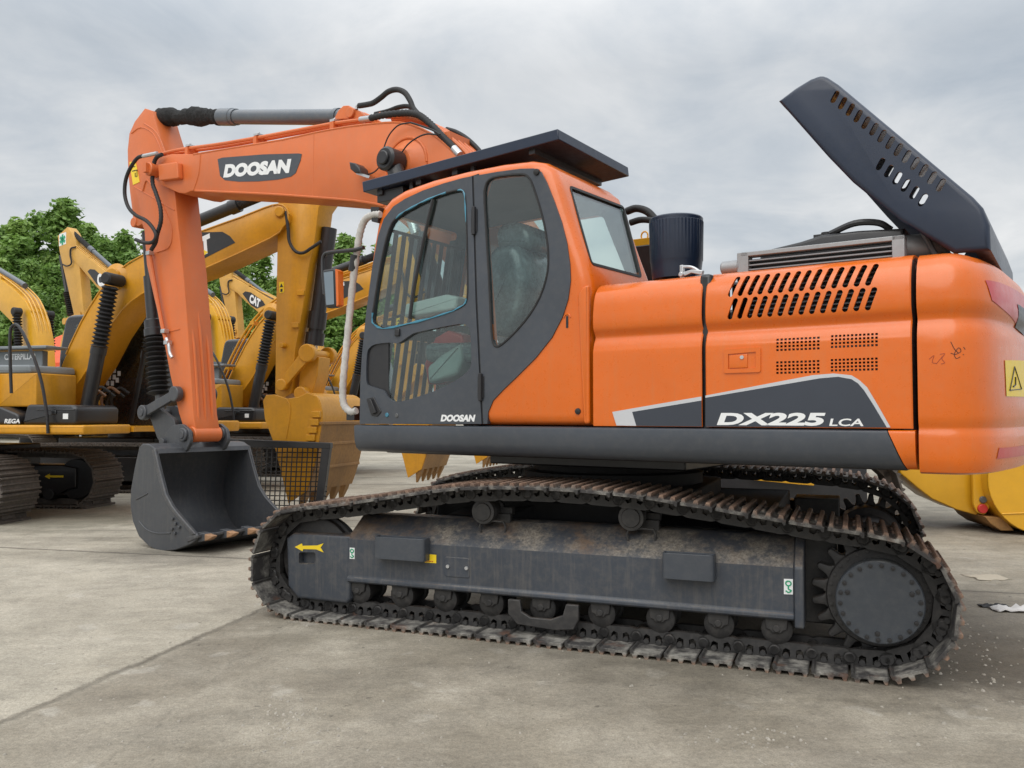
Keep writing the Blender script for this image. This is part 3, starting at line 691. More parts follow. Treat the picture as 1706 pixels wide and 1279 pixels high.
# ---------------- counterweight
CWP = [(2.346, -1.357), (2.40, -1.357), (2.46, -1.352), (2.52, -1.335), (2.575, -1.295), (2.62, -1.23), (2.655, -1.14), (2.685, -1.0), (2.72, -.75), (2.74, -.5), (2.755, -.25), (2.76, 0)]
CWP = [(q.x, q.y) for q in smooth([(a, b, 0) for a, b in CWP], 3)]
CWF = CWP + [(x, -y) for x, y in reversed(CWP[:-1])]
CWPROF = [(.05, 1.118), (.018, 1.128), (.004, 1.16), (0, 1.20), (0, 1.29), (.004, 1.318), (.010, 1.332), (.010, 1.345), (.003, 1.36), (0, 1.40), (0, 1.74), (.004, 1.79), (.016, 1.83), (.028, 1.855), (.029, 1.87), (.018, 1.893), (.005, 1.92), (0, 1.96), (.004, 2.02), (.016, 2.085), (.036, 2.13), (.07, 2.168), (.12, 2.19), (.2, 2.198), (.35, 2.2)]
def cw_normals():
    n = len(CWF); out = []
    for i in range(n):
        a, b = CWF[max(0, i - 1)], CWF[min(n - 1, i + 1)]; d = Vector((b[0] - a[0], b[1] - a[1])).normalized(); out.append(Vector((d.y, -d.x)))
    return out
CWN = cw_normals()
def cw_ins(z):
    for (d0, z0), (d1_, z1) in zip(CWPROF, CWPROF[1:]):
        if z0 <= z <= z1: return d0 + (d1_ - d0) * (z - z0) / (z1 - z0)
    return 0
def cw_pt(s, z, proud=0.):
    i = min(int(s), len(CWF) - 2); t = s - i
    p = Vector(CWF[i]).lerp(Vector(CWF[i + 1]), t); n = CWN[i].lerp(CWN[i + 1], t).normalized(); q = p - n * (cw_ins(z) - proud); return Vector((q.x, q.y, z))
m = MB(); rings = []
for d, z in CWPROF:
    l = [Vector(p) - n * min(d, .33) for p, n in zip(CWF, CWN)]
    l = [Vector((max(p.x, 2.346), p.y)) for p in l]
    rings.append([(p.x, p.y, z) for p in l])
m.loft(rings); cw = hb(m, 'counterweight', ORANGE)
def cw_hit(u, v):
    best = None
    o = H.loc((0, 0, CAMH)); d = H.loc(ray(u, v) + Vector((0, 0, CAMH))) - o
    for k in range(0, (len(CWP) + 8) * 20):
        s = k / 20; p = cw_pt(s, 1.6)
        t = (p.x - o.x) / d.x if abs(d.x) > abs(d.y) else (p.y - o.y) / d.y
        q = o + d * t; e = (q.xy - p.xy).length
        if best is None or e < best[0]: best = (e, s, q.z)
    return best[1], best[2]
def cw_patch(sz_top, sz_bot, n, proud, name, mat, par=cw):
    """decal between two polylines in (s, z) on the curved counterweight"""
    m = MB(); v = []
    def at(pl, t):
        k = t * (len(pl) - 1); i = min(int(k), len(pl) - 2); f = k - i
        return pl[i][0] + (pl[i + 1][0] - pl[i][0]) * f, pl[i][1] + (pl[i + 1][1] - pl[i][1]) * f
    for i in range(n + 1):
        a, b = at(sz_top, i / n), at(sz_bot, i / n)
        for j in range(7):
            t = j / 6; v.append(cw_pt(a[0] + (b[0] - a[0]) * t, a[1] + (b[1] - a[1]) * t, proud))
    f = [(i * 7 + j, (i + 1) * 7 + j, (i + 1) * 7 + j + 1, i * 7 + j + 1) for i in range(n) for j in range(6)]
    m.add(v, f); return m.build(name, mat, par)
T = lambda px: [cw_hit(*p) for p in px]
t1, t2 = T([(1644, 466), (1705, 489)]); b1, b2_ = T([(1652, 500), (1700, 540)])
ext = 6.
cw_patch([t1, t2, (t2[0] + ext, t2[1])], [b1, b2_, (b2_[0] + ext, b2_[1] - .03)], 24, .003, 'red_reflector', REDPLASTIC)
c1, c2, c3 = T([(1684, 528), (1694, 506), (1700, 545)])
cw_patch([c2, (c2[0] + ext, c2[1])], [c3, (c3[0] + ext, c3[1] - .02)], 10, .005, 'charcoal_decal', DARKFILM)
r1, r2, r3, r4 = T([(1664, 746), (1705, 742), (1660, 764), (1705, 759)])
cw_patch([r1, (r2[0] + 3, r2[1])], [r3, (r4[0] + 3, r4[1])], 8, .003, 'red_reflector', REDPLASTIC)
r1, r2, r3, r4 = T([(1673.5, 600), (1705, 597), (1676, 660), (1705, 660)])
ws = cw_patch([r1, (r2[0] + 3., r2[1])], [r3, (r4[0] + 3., r4[1])], 12, .003, 'warning_sign', SIGNYELLOW)
tri = [(1688.5, 611), (1700, 648), (1680.5, 650)]; lines = []
tp = [cw_pt(*cw_hit(*p), .005) for p in tri]
mt = MB().tube([tp[0], tp[1], tp[2], tp[0]], .0035, 6, 1)
fg = [cw_pt(*cw_hit(*p), .005) for p in ((1690, 628), (1690, 641), (1686, 644))]; mt.tube(fg, .004, 6, 1)
mt.build('warning_triangle', BLACK, ws)
bord = [cw_pt(*cw_hit(*p), .005) for p in ((1677, 657), (1700, 657))]
# hand-written marker strokes
mk = MB()
for st in ([(1584, 569), (1590, 581), (1597, 588)], [(1584, 588), (1592, 590), (1601, 585), (1597, 579), (1590, 589), (1593, 597), (1600, 594)], [(1605, 578), (1608, 582)], [(1604, 590), (1606, 591)]):
    mk.tube([cw_pt(*cw_hit(*p), .0005) for p in st], .0017, 5, 3)
mk.build('marker_writing', paint('black_marker', (.07, .02, .012), .6, 0), cw)
mk = MB()
for st in ([(1548, 598), (1556, 592), (1553, 603), (1560, 605)], [(1560, 606), (1568, 596), (1573, 591)], [(1566, 590), (1574, 589), (1569, 597), (1574, 604), (1568, 606)]):
    mk.tube([cw_pt(*cw_hit(*p), .0005) for p in st], .0016, 5, 3)
mk.build('marker_writing', paint('faded_marker', (.36, .06, .02), .6, 0), cw)

# ---------------- engine bay: far side bodywork, radiator, intake, dark engine
m = MB().prism(fillet([(.45, 1.30), (.45, 2.12), (.52, 2.20), (1.28, 2.20), (1.355, 2.12), (1.355, 1.30)], .03), -.75, 2.32, 'x')
fb = hb(m, 'far_side_cover', ORANGE, bevel=.02)
m = MB().box(.60, 2.25, -1.0, .44, 1.30, 1.90).box(.62, 1.2, -.55, .3, 1.9, 2.08).box(2.25, 2.33, -1.3, 1.3, 1.3, 2.17).box(1.235, 1.305, -1.325, -1.0, 1.3, 2.19).box(1.31, 1.44, -1.02, .4, 1.3, 2.18)  # last two boxes are added dark blockers behind the door seam and slots
hb(m, 'engine', BLACK, bevel=.02)
rad = MB(); xa, xb = 1.405, 2.262
YR = -1.10
for x0, x1, z0, z1 in ((xa - .02, xa + .045, 2.16, 2.325), (xb - .06, xb, 2.16, 2.325), (xa, xb, 2.300, 2.325), ): rad.box(x0, x1, YR - .03, YR + .05, z0, z1)
rad.cyl((xa - .12, YR, 2.25), (xa - .01, YR, 2.25), .04, n=16, ch=.01)
ro = hb(rad, 'radiator', paint('dull_aluminium', (.33, .335, .34), .5, 0, .1, dust=.3, dustcol=(.2, .19, .18), metal=.5), bevel=.004)
fins = MB()
for k in range(34): z = 1.43 + k * .0255; fins.box(xa + .045, xb - .06, YR - .02, YR + .03, z, z + .007)
fins.build('radiator_fins', paint('dull_fins', (.25, .26, .27), .5, 0, metal=.3), ro)
MB().box(xa + .045, xb - .06, YR + .03, YR + .05, 1.4, 2.29).build('radiator_core', BLACK, ro)
m = MB().prism([(xa + .05, 2.2), (xa + .08, 2.345), (xa + .30, 2.375), (xa + .42, 2.40), (xb - .25, 2.40), (xb - .02, 2.385), (xb - .02, 2.2)], YR + .09, YR + .55, r=.02)
m.cyl((xa + .42, YR + .2, 2.40), (xa + .42, YR + .2, 2.43), .03); m.box(xa + .36, xa + .5, YR + .15, YR + .25, 2.39, 2.415)
m.tube([(xa + .45, YR + .15, 2.41), (xa + .58, YR + .14, 2.45), (xa + .70, YR + .15, 2.44), (xa + .76, YR + .18, 2.40)], .018, 8)
hb(m, 'fan_shroud', BLACK)
m = MB().lathe((2.22, -.95, 2.28), (1, .25, 0), [(0, .05), (.0, .075), (.15, .08), (.2, .06), (.22, .03)], 20)
hb(m, 'exhaust_pipe', paint('dull_grey_pipe', (.20, .20, .20), .5, 0, metal=.4))
# air pre-cleaner, a ribbed black drum on its pipe
y = -.78; a, b = H.on(1083, 400, y), H.on(1172, 400, y); xc = (a[0] + b[0]) / 2; zt = H.on(1128, 364, y)[1]; zb = H.on(1128, 450, y)[1]; rd = (b[0] - a[0]) / 2 * .93
m = MB(); lo = []
n = 96
def ringz(z, r, rib): return [(xc + (r + (rib if i % 2 else 0)) * math.cos(2 * math.pi * i / n), y + (r + (rib if i % 2 else 0)) * math.sin(2 * math.pi * i / n), z) for i in range(n)]
m.loft([ringz(zb - .06, rd * .9, 0), ringz(zb + .01, rd * .94, 0), ringz(zb + .05, rd * .97, 0), ringz(zb + .055, rd * .97, .003), ringz(zt - .03, rd, .003), ringz(zt - .028, rd, 0), ringz(zt - .008, rd, 0), ringz(zt, rd * .96, 0), ringz(zt + .006, rd * .5, 0)])
ac = hb(m, 'air_pre_cleaner', NAVY, sharp=25)
MB().cyl((xc, y, 2.0), (xc, y, zb - .05), .09, n=20).build('intake_pipe', BLACK, ac)
m = MB().prism(ribbon([(xc + .13, 2.245), (xc + .20, 2.265), (xc + .27, 2.25)], [.03, .022, .03]), y - .25, y - .22).cyl((xc + .14, y - .27, 2.25), (xc + .14, y - .2, 2.25), .016, n=10)
m.box(xc + .125, xc + .15, y - .25, y - .22, 2.2, 2.31).tube([(xc + .13, y - .24, 2.30), (xc + .20, y - .24, 2.29), (xc + .26, y - .24, 2.25)], .010, 8).box(xc + .22, xc + .30, y - .25, y - .2, 2.205, 2.235)
hb(m, 'clamp_bracket', ALU, bevel=.004)
m = MB().tube(H.pts([(1044, 352), (1060, 347), (1078, 352), (1092, 366)], .10), .03, 10).tube(H.pts([(1050, 371), (1068, 366), (1088, 368), (1098, 376)], .0), .025, 10)
hb(m, 'intake_hose', RUBBER)

bx_, bz_ = H.on(1074, 405, .36)
m = MB().box(bx_ - .08, bx_ + .10, .30, .42, bz_ - .03, bz_ + .03).tube([(bx_ + .03 * math.cos(t), .36, bz_ + .06 + .035 * math.sin(t)) for t in [k * math.pi / 5 for k in range(11)]], .008, 6, 1)
hb(MB().box(bx_ - .09, bx_ + .12, .28, .44, 2.0, bz_ - .03), 'filter_stand', BLACK, bevel=.01)
hb(m, 'lifting_block', YELLOW3, bevel=.01)
# ---------------- raised rear hood
HP = [(1.623, 3.163), (1.72, 3.215), (1.80, 3.248), (1.868, 3.250), (1.945, 3.185), (2.574, 2.478), (2.632, 2.37), (2.645, 2.205), (2.485, 2.215)]
HP = [(q.x, q.y) for q in smooth([(a, b, 0) for a, b in HP[2:5]], 4)]
HP = [(1.623, 3.163), (1.72, 3.216)] + HP + [(2.574, 2.478), (2.615, 2.42), (2.642, 2.33), (2.645, 2.205), (2.485, 2.205), (2.24, 2.40), (2.01, 2.64), (1.885, 2.80)]
y0, y1 = -1.115, .60
hood = hb(MB().prism(HP, y0, y1, r=.028, seg=4), 'engine_hood', NAVY)
inn = inset(HP, .018); k = len(HP)
d_ = Vector((-.738, -.675))
mv = {0, k - 1, k - 2, k - 3, k - 4}
inn = [((p[0] + d_.x * .12, p[1] + d_.y * .12) if i in (0, k - 1, k - 2, k - 3, k - 4) else p) for i, p in enumerate(inn)]
cut(hood, MB().prism(inn, y0 + .018, y1 - .018, r=.02, seg=4))
ct = MB(); dr = Vector((.675, -.738)); up_ = Vector((.50, .86))
def slot(c, hh, r, y0, y1, du):
    e = Vector((du.y, -du.x)); pts = []
    for sgn in (1, -1):
        for j in range(7): a = math.pi * j / 6; pts.append(tuple(c + du * hh * sgn + (e * math.cos(a) + du * math.sin(a)) * r * sgn))
    ct.prism(pts, y0, y1)
for (pa, pb, n) in (((1391, 161), (1567.5, 308), 14), ((1467, 273), (1537.5, 333), 6)):
    a, b = Vector(H.on(*pa, y0)), Vector(H.on(*pb, y0))
    for i in range(n):
        slot(a.lerp(b, i / (n - 1)), .020, .0145, y0 - .05, y0 + .10, up_)
        slot(a.lerp(b, i / (n - 1)), .024, .020, y1 - .10, y1 + .05, up_)
cut(hood, ct)
MB().tube([(2.40, -1.0, 2.20), (2.30, -1.02, 2.42)], .014, 8, 1).build('hood_strut', PINSTEEL, hood)

# ---------------- cab
CAB = [(-1.386, 1.335), (-1.380, 1.60), (-1.368, 1.85), (-1.345, 2.08), (-1.305, 2.36), (-1.262, 2.60), (-1.215, 2.80), (-1.165, 2.90), (-1.08, 2.965), (-.95, 3.005), (-.70, 3.035), (-.4, 3.048), (-.1, 3.046), (.12, 3.03), (.22, 3.0), (.29, 2.94),
       (.345, 2.80), (.40, 2.64), (.455, 2.49), (.505, 2.36), (.535, 2.27), (.548, 2.22), (.556, 2.15), (.558, 2.0), (.558, 1.335)]
CY0, CY1 = -1.352, -.38
cab = hb(MB().prism(CAB, CY0, CY1, r=.075, seg=5), 'cab_body', ORANGE, sharp=50)
cut(cab, MB().prism(inset(CAB, .05), CY0 + .05, CY1 - .05, r=.04, seg=3), 50)
DOOR = [(600, 706), (601, 640), (604, 590), (611, 520), (621, 445), (631, 392), (640, 365), (656, 344), (676, 331), (705, 317.5), (740, 305.5), (770, 297), (787, 293.5), (793, 500), (803, 706)]
QUART = [(790, 293), (830, 286), (868, 281), (890, 280.5), (902, 286), (911, 303), (924, 336), (936, 370), (945, 405), (950, 440), (951, 468), (947, 498), (938, 527), (920, 562), (893, 596), (862, 627), (838, 650), (822, 667), (814, 686), (812.5, 706), (806, 706), (796, 500)]
DW = [(625, 541), (621, 530), (624, 508), (632, 458), (641, 412), (650, 380), (660, 364), (676, 352), (700, 339), (730, 326), (756, 318), (768, 317), (775, 323), (777, 345), (779, 400), (780, 470), (779, 497), (774, 508), (757, 517), (720, 529), (675, 541), (640, 547)]
DL = [(612, 592), (616, 580), (626, 573.5), (650, 570.5), (662, 572), (672, 567), (688, 556), (700, 552.5), (740, 544), (768, 539.5), (778, 542), (784, 552), (786, 590), (786, 606), (780, 618), (758, 635), (725, 651), (690, 663), (668, 668.5), (654, 668), (645, 658), (640, 650), (618, 643), (611, 634)]
QW = [(808, 340), (809, 312), (816, 299), (832, 293.5), (868, 290), (880, 294), (888, 308), (898, 338), (907, 372), (913, 408), (914, 440), (910, 466), (900, 495), (884, 523), (862, 550), (838, 573), (828, 577), (822, 571), (819, 548), (815, 460)]
sm = lambda px, n=3: [(q.x, q.y) for q in smooth([(u, v, 0) for u, v in px], n, True)]
YC = CY0 - .004
dpl, qpl = H.poly(DOOR, YC), H.poly(QUART, YC)
# openings through the near side of the cab shell
OPS = []
def opx(*a, **k): OPS.append(MB().prism(*a, **k))
opx(H.poly(sm([(607, 700), (612, 560), (622, 470), (640, 385), (655, 358), (700, 330), (780, 306), (784, 500), (795, 700)], 1), YC), CY0 - .1, CY0 + .12)
opx(H.poly(sm([(803, 330), (812, 298), (872, 290), (892, 310), (918, 405), (915, 480), (890, 525), (840, 580), (822, 585)], 1), YC), CY0 - .1, CY0 + .12)
# rear window, far windows, windscreen
RW = [H.onx(u, v, .42) for u, v in ((951, 312), (1036, 346), (1064, 459), (988, 436))]
def rear_x(z): 
    for (x0, z0), (x1, z1) in zip(CAB[14:], CAB[15:]):
        if z1 <= z <= z0: return x0 + (x1 - x0) * (z0 - z) / (z0 - z1)
    return .5
RWP = []
for u, v in ((948, 309), (1039, 344), (1069, 462), (985, 440)):
    x = .42
    for _ in range(12): yv, zv = H.onx(u, v, x); x = rear_x(zv)
    RWP.append((yv, zv))
rwo = fillet(RWP, .04)
opx(rwo, .15, .75, 'x')
opx(fillet([(-1.20, 2.12), (-1.08, 2.78), (-.95, 2.88), (-.25, 2.90), (-.2, 2.12)], .05), CY1 - .12, CY1 + .1)
opx(fillet([(-1.27, 1.5), (-1.2, 2.05), (-.3, 2.05), (-.3, 1.5)], .05), CY1 - .12, CY1 + .1)
opx(fillet([(-.1, 2.0), (-.1, 2.85), (.15, 2.85), (.38, 2.3), (.38, 2.0)], .05), CY1 - .12, CY1 + .1)
opx(fillet([(-1.25, 2.05), (-1.25, 2.86), (-.48, 2.86), (-.48, 2.05)], .05), -1.5, -1.0, 'x')
opx(fillet([(-1.25, 1.45), (-1.25, 1.98), (-.48, 1.98), (-.48, 1.45)], .05), -1.5, -1.25, 'x')
for q in OPS: cut(cab, q, 50)
LINING = paint('grey_cab_lining', (.045, .047, .05), .7, 0, .15)
cab.data.materials.append(LINING)
ic_ = inset(CAB, .03)
def inside(p, poly):
    r = False
    for (x0, z0), (x1, z1) in zip(poly, poly[1:] + poly[:1]):
        if (z0 > p[1]) != (z1 > p[1]) and p[0] < (x1 - x0) * (p[1] - z0) / (z1 - z0) + x0: r = not r
    return r
for f in cab.data.polygons:
    if CY0 + .03 < f.center.y < CY1 - .03 and inside((f.center.x, f.center.z), ic_): f.material_index = 1
def rear_quad(poly, out):
    return [(rear_x(z) + out, y, z) for y, z in poly]
m = MB(); q = inset(rwo, -.006); n = len(q); m.add(rear_quad(q, -.010) + rear_quad(q, -.018), [tuple(range(n)), tuple(range(2 * n - 1, n - 1, -1))] + [(i, (i + 1) % n, n + (i + 1) % n, n + i) for i in range(n)])
m.build('rear_window', REARGLASS, cab)
m = MB(); q0, q1 = inset(rwo, -.004), inset(rwo, .014); n = len(q0)
vs = rear_quad(q0, .004) + rear_quad(q1, .004) + rear_quad(q0, -.008) + rear_quad(q1, -.008)
m.add(vs, [(i, (i + 1) % n, n + (i + 1) % n, n + i) for i in range(n)] + [(2 * n + i, 3 * n + i, 3 * n + (i + 1) % n, 2 * n + (i + 1) % n) for i in range(n)] + [(i, 2 * n + i, 2 * n + (i + 1) % n, (i + 1) % n) for i in range(n)] + [(n + i, n + (i + 1) % n, 3 * n + (i + 1) % n, 3 * n + i) for i in range(n)])
m.build('window_seal', RUBBER, cab)
MB().add([(-1.30, -1.25, 2.02), (-1.30, -.48, 2.02), (-1.16, -.48, 2.88), (-1.16, -1.25, 2.88), (-1.296, -1.25, 2.02), (-1.296, -.48, 2.02), (-1.156, -.48, 2.88), (-1.156, -1.25, 2.88)], [(0, 1, 2, 3), (7, 6, 5, 4), (0, 4, 5, 1), (2, 6, 7, 3), (1, 5, 6, 2), (0, 3, 7, 4)]).build('windscreen', GLASS, cab)
MB().prism([(-1.22, 2.10), (-1.09, 2.80), (-.96, 2.90), (-.23, 2.92), (-.18, 2.10)], CY1 - .03, CY1 - .025).build('side_window', GLASS, cab)
# door
dw, dl, qw = H.poly(sm(DW, 2), YC), H.poly(sm(DL, 2), YC), H.poly(sm(QW, 2), YC)
dob = hb(MB().plate(dpl, [dw, dl], YC - .006, YC + .035), 'cab_door', SLATE, bevel=.004)
MB().prism(inset(dw, -.01), YC + .012, YC + .017).build('door_window', GLASS, dob)
dlo = MB().prism(inset(dl, -.01), YC + .014, YC + .019).build('lower_window', DARKGLASS, dob)
MB().prism(H.poly([(608, 570), (646, 568), (646, 646), (650, 668), (608, 648)], YC), YC + .0085, YC + .012).build('window_blank', BLACK, dob)
tp = MB(); tp.tube([(x, YC - .004, z) for x, z in dw + [dw[0]]], .008, 6, 1); tp.build('door_seal', RUBBER, dob)
nd = len(dw)
def tape(i0, i1):
    m = MB(); m.tube([(x + random.uniform(-.003, .003), YC - .008, z + random.uniform(-.003, .003)) for x, z in [dw[i % nd] for i in range(i0, i1)]], .006, 5, 1, .3); return m
tm = tape(12, 20).merge(tape(21, 28)).merge(tape(32, 45)).merge(tape(-6, 4))
build_each(tm, 'blue_tape', TEAL, dob)
sb = MB(); a, b, c_, d_2 = [Vector((q[0], YC - .003, q[1])) for q in H.poly([(722, 332), (708, 392), (692, 470), (683, 531)], YC)]
sb.tube([a, b, c_, d_2], .013, 6, 4); sb.build('sliding_pane_frame', BLACK, dob)
MB().prism(H.poly([(782, 294), (797, 289), (811.5, 706), (799, 706)], YC), YC + .0015, YC + .02).build('door_gap', BLACK, cab)
hd = MB().prism(fillet(H.poly([(612, 664), (624, 661), (637, 686), (630, 694), (620, 692)], YC), .01), YC - .012, YC - .004).merge(MB().prism(H.poly([(615, 666), (622, 665), (631, 687), (624, 690)], YC), YC - .03, YC - .010))
hd.build('door_handle', BLACK, dob, bevel=.003)
for (u, v, mt_, nm) in ((646, 691, TEAL, 'door_lock'), (662, 692, PINSTEEL, 'door_lock')):
    x, z = H.on(u, v, YC); MB().cyl((x, YC - .012, z), (x, YC, z), .016, n=16, ch=.003).build(nm, mt_, dob)
x, z = H.on(664, 553, YC); MB().box(x - .022, x + .022, YC - .022, YC - .005, z - .03, z + .022).build('window_catch', BLACK, dob, bevel=.006)
for u0, v0, v1 in ((789, 345, 392), (800, 622, 668)):
    xa_, za_ = H.on(u0, v0, YC); zb2 = H.on(u0, v1, YC)[1]
    MB().cyl((xa_ + .012, YC - .016, zb2), (xa_ + .012, YC - .016, za_), .014, n=12, ch=.004).box(xa_ - .012, xa_ + .036, YC - .012, YC - .004, zb2 + .02, za_ - .02).build('hinge', BLACK, dob)
a, b, c_ = H.on(735, 702, YC), H.on(791, 702, YC), H.on(735, 690.5, YC)
letters('DOOSAN', (a[0], YC - .0075, a[1]), (1, 0, 0), (0, 0, 1), (b[0] - a[0]), c_[1] - a[1], .25, .06).build('maker_lettering', WHITE, dob)
qo = hb(MB().plate(qpl, [qw], YC - .005, YC + .03), 'quarter_panel', SLATE, bevel=.004)
MB().prism(inset(qw, -.01), YC + .004, YC + .009).build('quarter_window', GLASS, qo)
MB().tube([(x, YC - .003, z) for x, z in qw + [qw[0]]], .009, 6, 1).build('window_seal', RUBBER, qo)
x, z = H.on(895, 287, YC); MB().lathe((x, YC - .02, z), (0, 1, 0), [(0, .01), (.004, .02), (.02, .022)], 16).build('grommet', RUBBER, qo)
x, z = H.on(963, 685, CY0); MB().lathe((x, CY0 - .012, z), (0, 1, 0), [(0, .008), (.004, .018), (.014, .02)], 16).build('rubber_plug', RUBBER, cab)
x0, z0 = H.on(945, 537, CY0); ls = fillet([(x0 - .008, z0 - .035), (x0 + .008, z0 - .035), (x0 + .008, z0 + .04), (x0 - .008, z0 + .04)], .008)
MB().prism(ls, CY0 - .002, CY0 + .004).build('latch_slot', BLACK, cab)
lr = [(x0 + .022 * math.cos(a), CY0 - .001, z0 + .03 + .022 * math.sin(a)) for a in [k * math.pi / 8 for k in range(9)]]
MB().tube(lr, .006, 6, 1).build('slot_rim', ORANGE, cab)
# body bulge where the cab meets the engine door
MB().prism(fillet(H.poly([(964, 492), (972, 478), (982, 474), (983.5, 706), (974, 706), (967, 560)], CY0), .02), CY0 - .016, CY0 + .02, r=.014).build('corner_flange', ORANGE, cab)
# interior
sx0, sz0 = H.on(838, 560, -.9); sx1, sz1 = H.on(862, 415, -.9)
m = MB()
bk = [(-.02, 1.98), (-.14, 2.02), (-.12, 2.3), (-.06, 2.52), (.02, 2.62), (.14, 2.60), (.17, 2.4), (.12, 2.15), (.08, 1.98)]
c1_ = H.on(862, 490, -1.05)
bkx = H.poly([(826, 560), (822, 500), (834, 440), (850, 415), (885, 413), (898, 440), (903, 480), (892, 530), (870, 565)], -.95)
seat = hb(MB().prism(fillet(bkx, .05), -1.16, -.66, r=.07, seg=4), 'operator_seat', SEATCOVER)
hdx = H.poly([(842, 420), (838, 395), (845, 378), (870, 372), (895, 380), (903, 398), (900, 418), (875, 424)], -.95)
MB().prism(fillet(hdx, .04), -1.07, -.75, r=.06, seg=4).build('headrest', SEATCOVER, seat)
sx2 = bkx[0][0]
MB().prism(fillet([(sx2 - .5, 1.78), (sx2 - .5, 1.92), (sx2 + .15, 1.90), (sx2 + .15, 1.75)], .06), -1.16, -.66, r=.05).build('seat_cushion', SEATCOVER, seat)
arm = H.poly([(686, 531), (688, 508), (755, 492), (775, 496), (772, 518)], -1.1)
co = hb(MB().prism(fillet(arm, .02), -1.19, -1.02, r=.02), 'arm_console', PALEPAD)
pd = H.poly([(724, 640), (722, 612), (745, 592), (778, 572), (782, 600), (772, 625)], -1.1)
MB().prism(fillet(pd, .03), -1.18, -.95, r=.03).build('console_side', PALEPAD, co)
rp = H.poly([(712, 640), (706, 605), (724, 562), (745, 550), (768, 558), (778, 590), (740, 640)], -1.08)
hb(MB().prism(rp, -1.08, -.90, r=.02), 'red_seat_base', REDPART)
m = MB().box(-1.3, .5, -1.29, -.44, 1.34, 1.40).box(-.1, .48, -1.25, -.45, 1.40, 1.70).prism([(-1.2, 1.4), (-1.22, 1.8), (-1.15, 1.95), (-1.08, 1.95), (-1.1, 1.4)], -.62, -.5)
hb(m, 'cab_floor', BLACK)
m = MB().tube([(-.78, -1.0, 1.4), (-.8, -1.0, 2.0), (-.77, -1.0, 2.2)], .02, 8).tube([(-.78, -.75, 1.4), (-.8, -.75, 2.0), (-.77, -.75, 2.2)], .02, 8)
hb(m, 'control_levers', BLACK)
# guard bars outside the far side window
gd = MB()
def scr(z): return -1.275 + (z - 2.02) * .163
for i in range(10):
    yy = -1.245 + i * .088
    gd.loft([[(scr(z) + .03 + dx, yy + dy, z) for dx, dy in ((0, 0), (.012, 0), (.012, .042), (0, .042))] for z in (1.45, 2.02, 2.74)])
for z in (1.47, 2.04, 2.725): gd.box(scr(z) + .03, scr(z) + .05, -1.26, -.42, z, z + .022)
gd.tube([(scr(2.05) + .05, -1.2, 2.10), (scr(2.4) + .06, -.6, 2.32)], .012, 6, 1)
hb(gd, 'window_guard', BLACK, bevel=.003)
# roof guard
GY0, GY1 = -1.2, -.18
pa, pb = H.on(603, 305, GY0), H.on(929, 214, GY0)
sl = [(pa[0], pa[1] + .012), (pb[0], pb[1]), (pb[0] + .008, pb[1] - .072), (pa[0] + .012, pa[1] - .070)]
m = MB().prism(sl, GY0, GY1)
rg = hb(m, 'roof_guard', NAVY, bevel=.006)
under = MB(); rise = (pb[1] - pa[1]) / (pb[0] - pa[0])
zat = lambda x: pa[1] - .062 + (x - pa[0]) * rise
for x in (pa[0] + .12, pa[0] + .5, pb[0] - .9, pb[0] - .25): under.box(x, x + .05, GY0 + .04, GY1 - .04, zat(x) - .045, zat(x) + .01)
for x, zt_ in ((pa[0] + .42, 2.98), (pa[0] + .85, 3.02), (pb[0] - .75, 3.02)):
    for yy in (GY0 + .06, GY1 - .30): under.box(x, x + .035, yy, yy + .03, zt_ - .02, zat(x) + .005)
under.box(pa[0] + .10, pa[0] + .36, GY0 + .06, GY1 - .3, zat(pa[0]) - .09, zat(pa[0]) + .0)
under.build('guard_supports', BLACK, rg, bevel=.004)
rr = MB().tube(H.pts([(690, 293), (735, 283), (790, 267)], -1.15), .018, 8).tube(H.pts([(700, 296), (770, 276)], -1.0), .012, 8)
hb(rr, 'roof_rail', ORANGE)
# wrapped front handrail and mirror
m = MB().tube(H.pts([(634, 357), (622, 358), (610, 364), (602, 380), (596, 410), (588, 470), (579, 560), (573, 620), (571, 655), (574, 676), (585, 686), (594, 684)], -1.36), .026, 12, 6, .08)
hr = hb(m, 'front_handrail', WRAP, sharp=60)
m = MB().cyl(*[Vector((q[0], -1.36, q[1])) for q in H.poly([(588, 452), (592, 425)], -1.36)], .035, n=10)
a = H.pts([(595, 676), (595, 700), (582, 700), (582, 688)], -1.34); m.prism([(p.x, p.z) for p in a], -1.37, -1.31)
a = H.pts([(622, 346), (636, 346), (634, 372), (624, 370)], -1.34); m.prism([(p.x, p.z) for p in a], -1.37, -1.31)
m.build('rail_clamp', BLACK, hr)
YM = -1.42
mp_ = fillet(H.poly([(541, 450), (564, 447), (566, 512), (546, 514)], YM), .03)
mi = hb(MB().prism(mp_, YM - .03, YM + .03, r=.015).xf(Matrix.Translation((0, 0, 0))), 'side_mirror', BLACK)
MB().prism(inset(mp_, .022), YM - .034, YM - .028).build('mirror_glass', m_mirror, mi)
MB().prism(H.poly([(564, 449), (568.5, 452), (569.5, 508), (566, 511)], YM), YM - .033, YM + .02).build('mirror_edge', ORANGE, mi)
MB().tube(H.pts([(541, 490), (538, 440), (541, 424), (552, 420), (590, 416), (606, 412)], YM + .02), .015, 8).build('mirror_bracket', BLACK, mi)

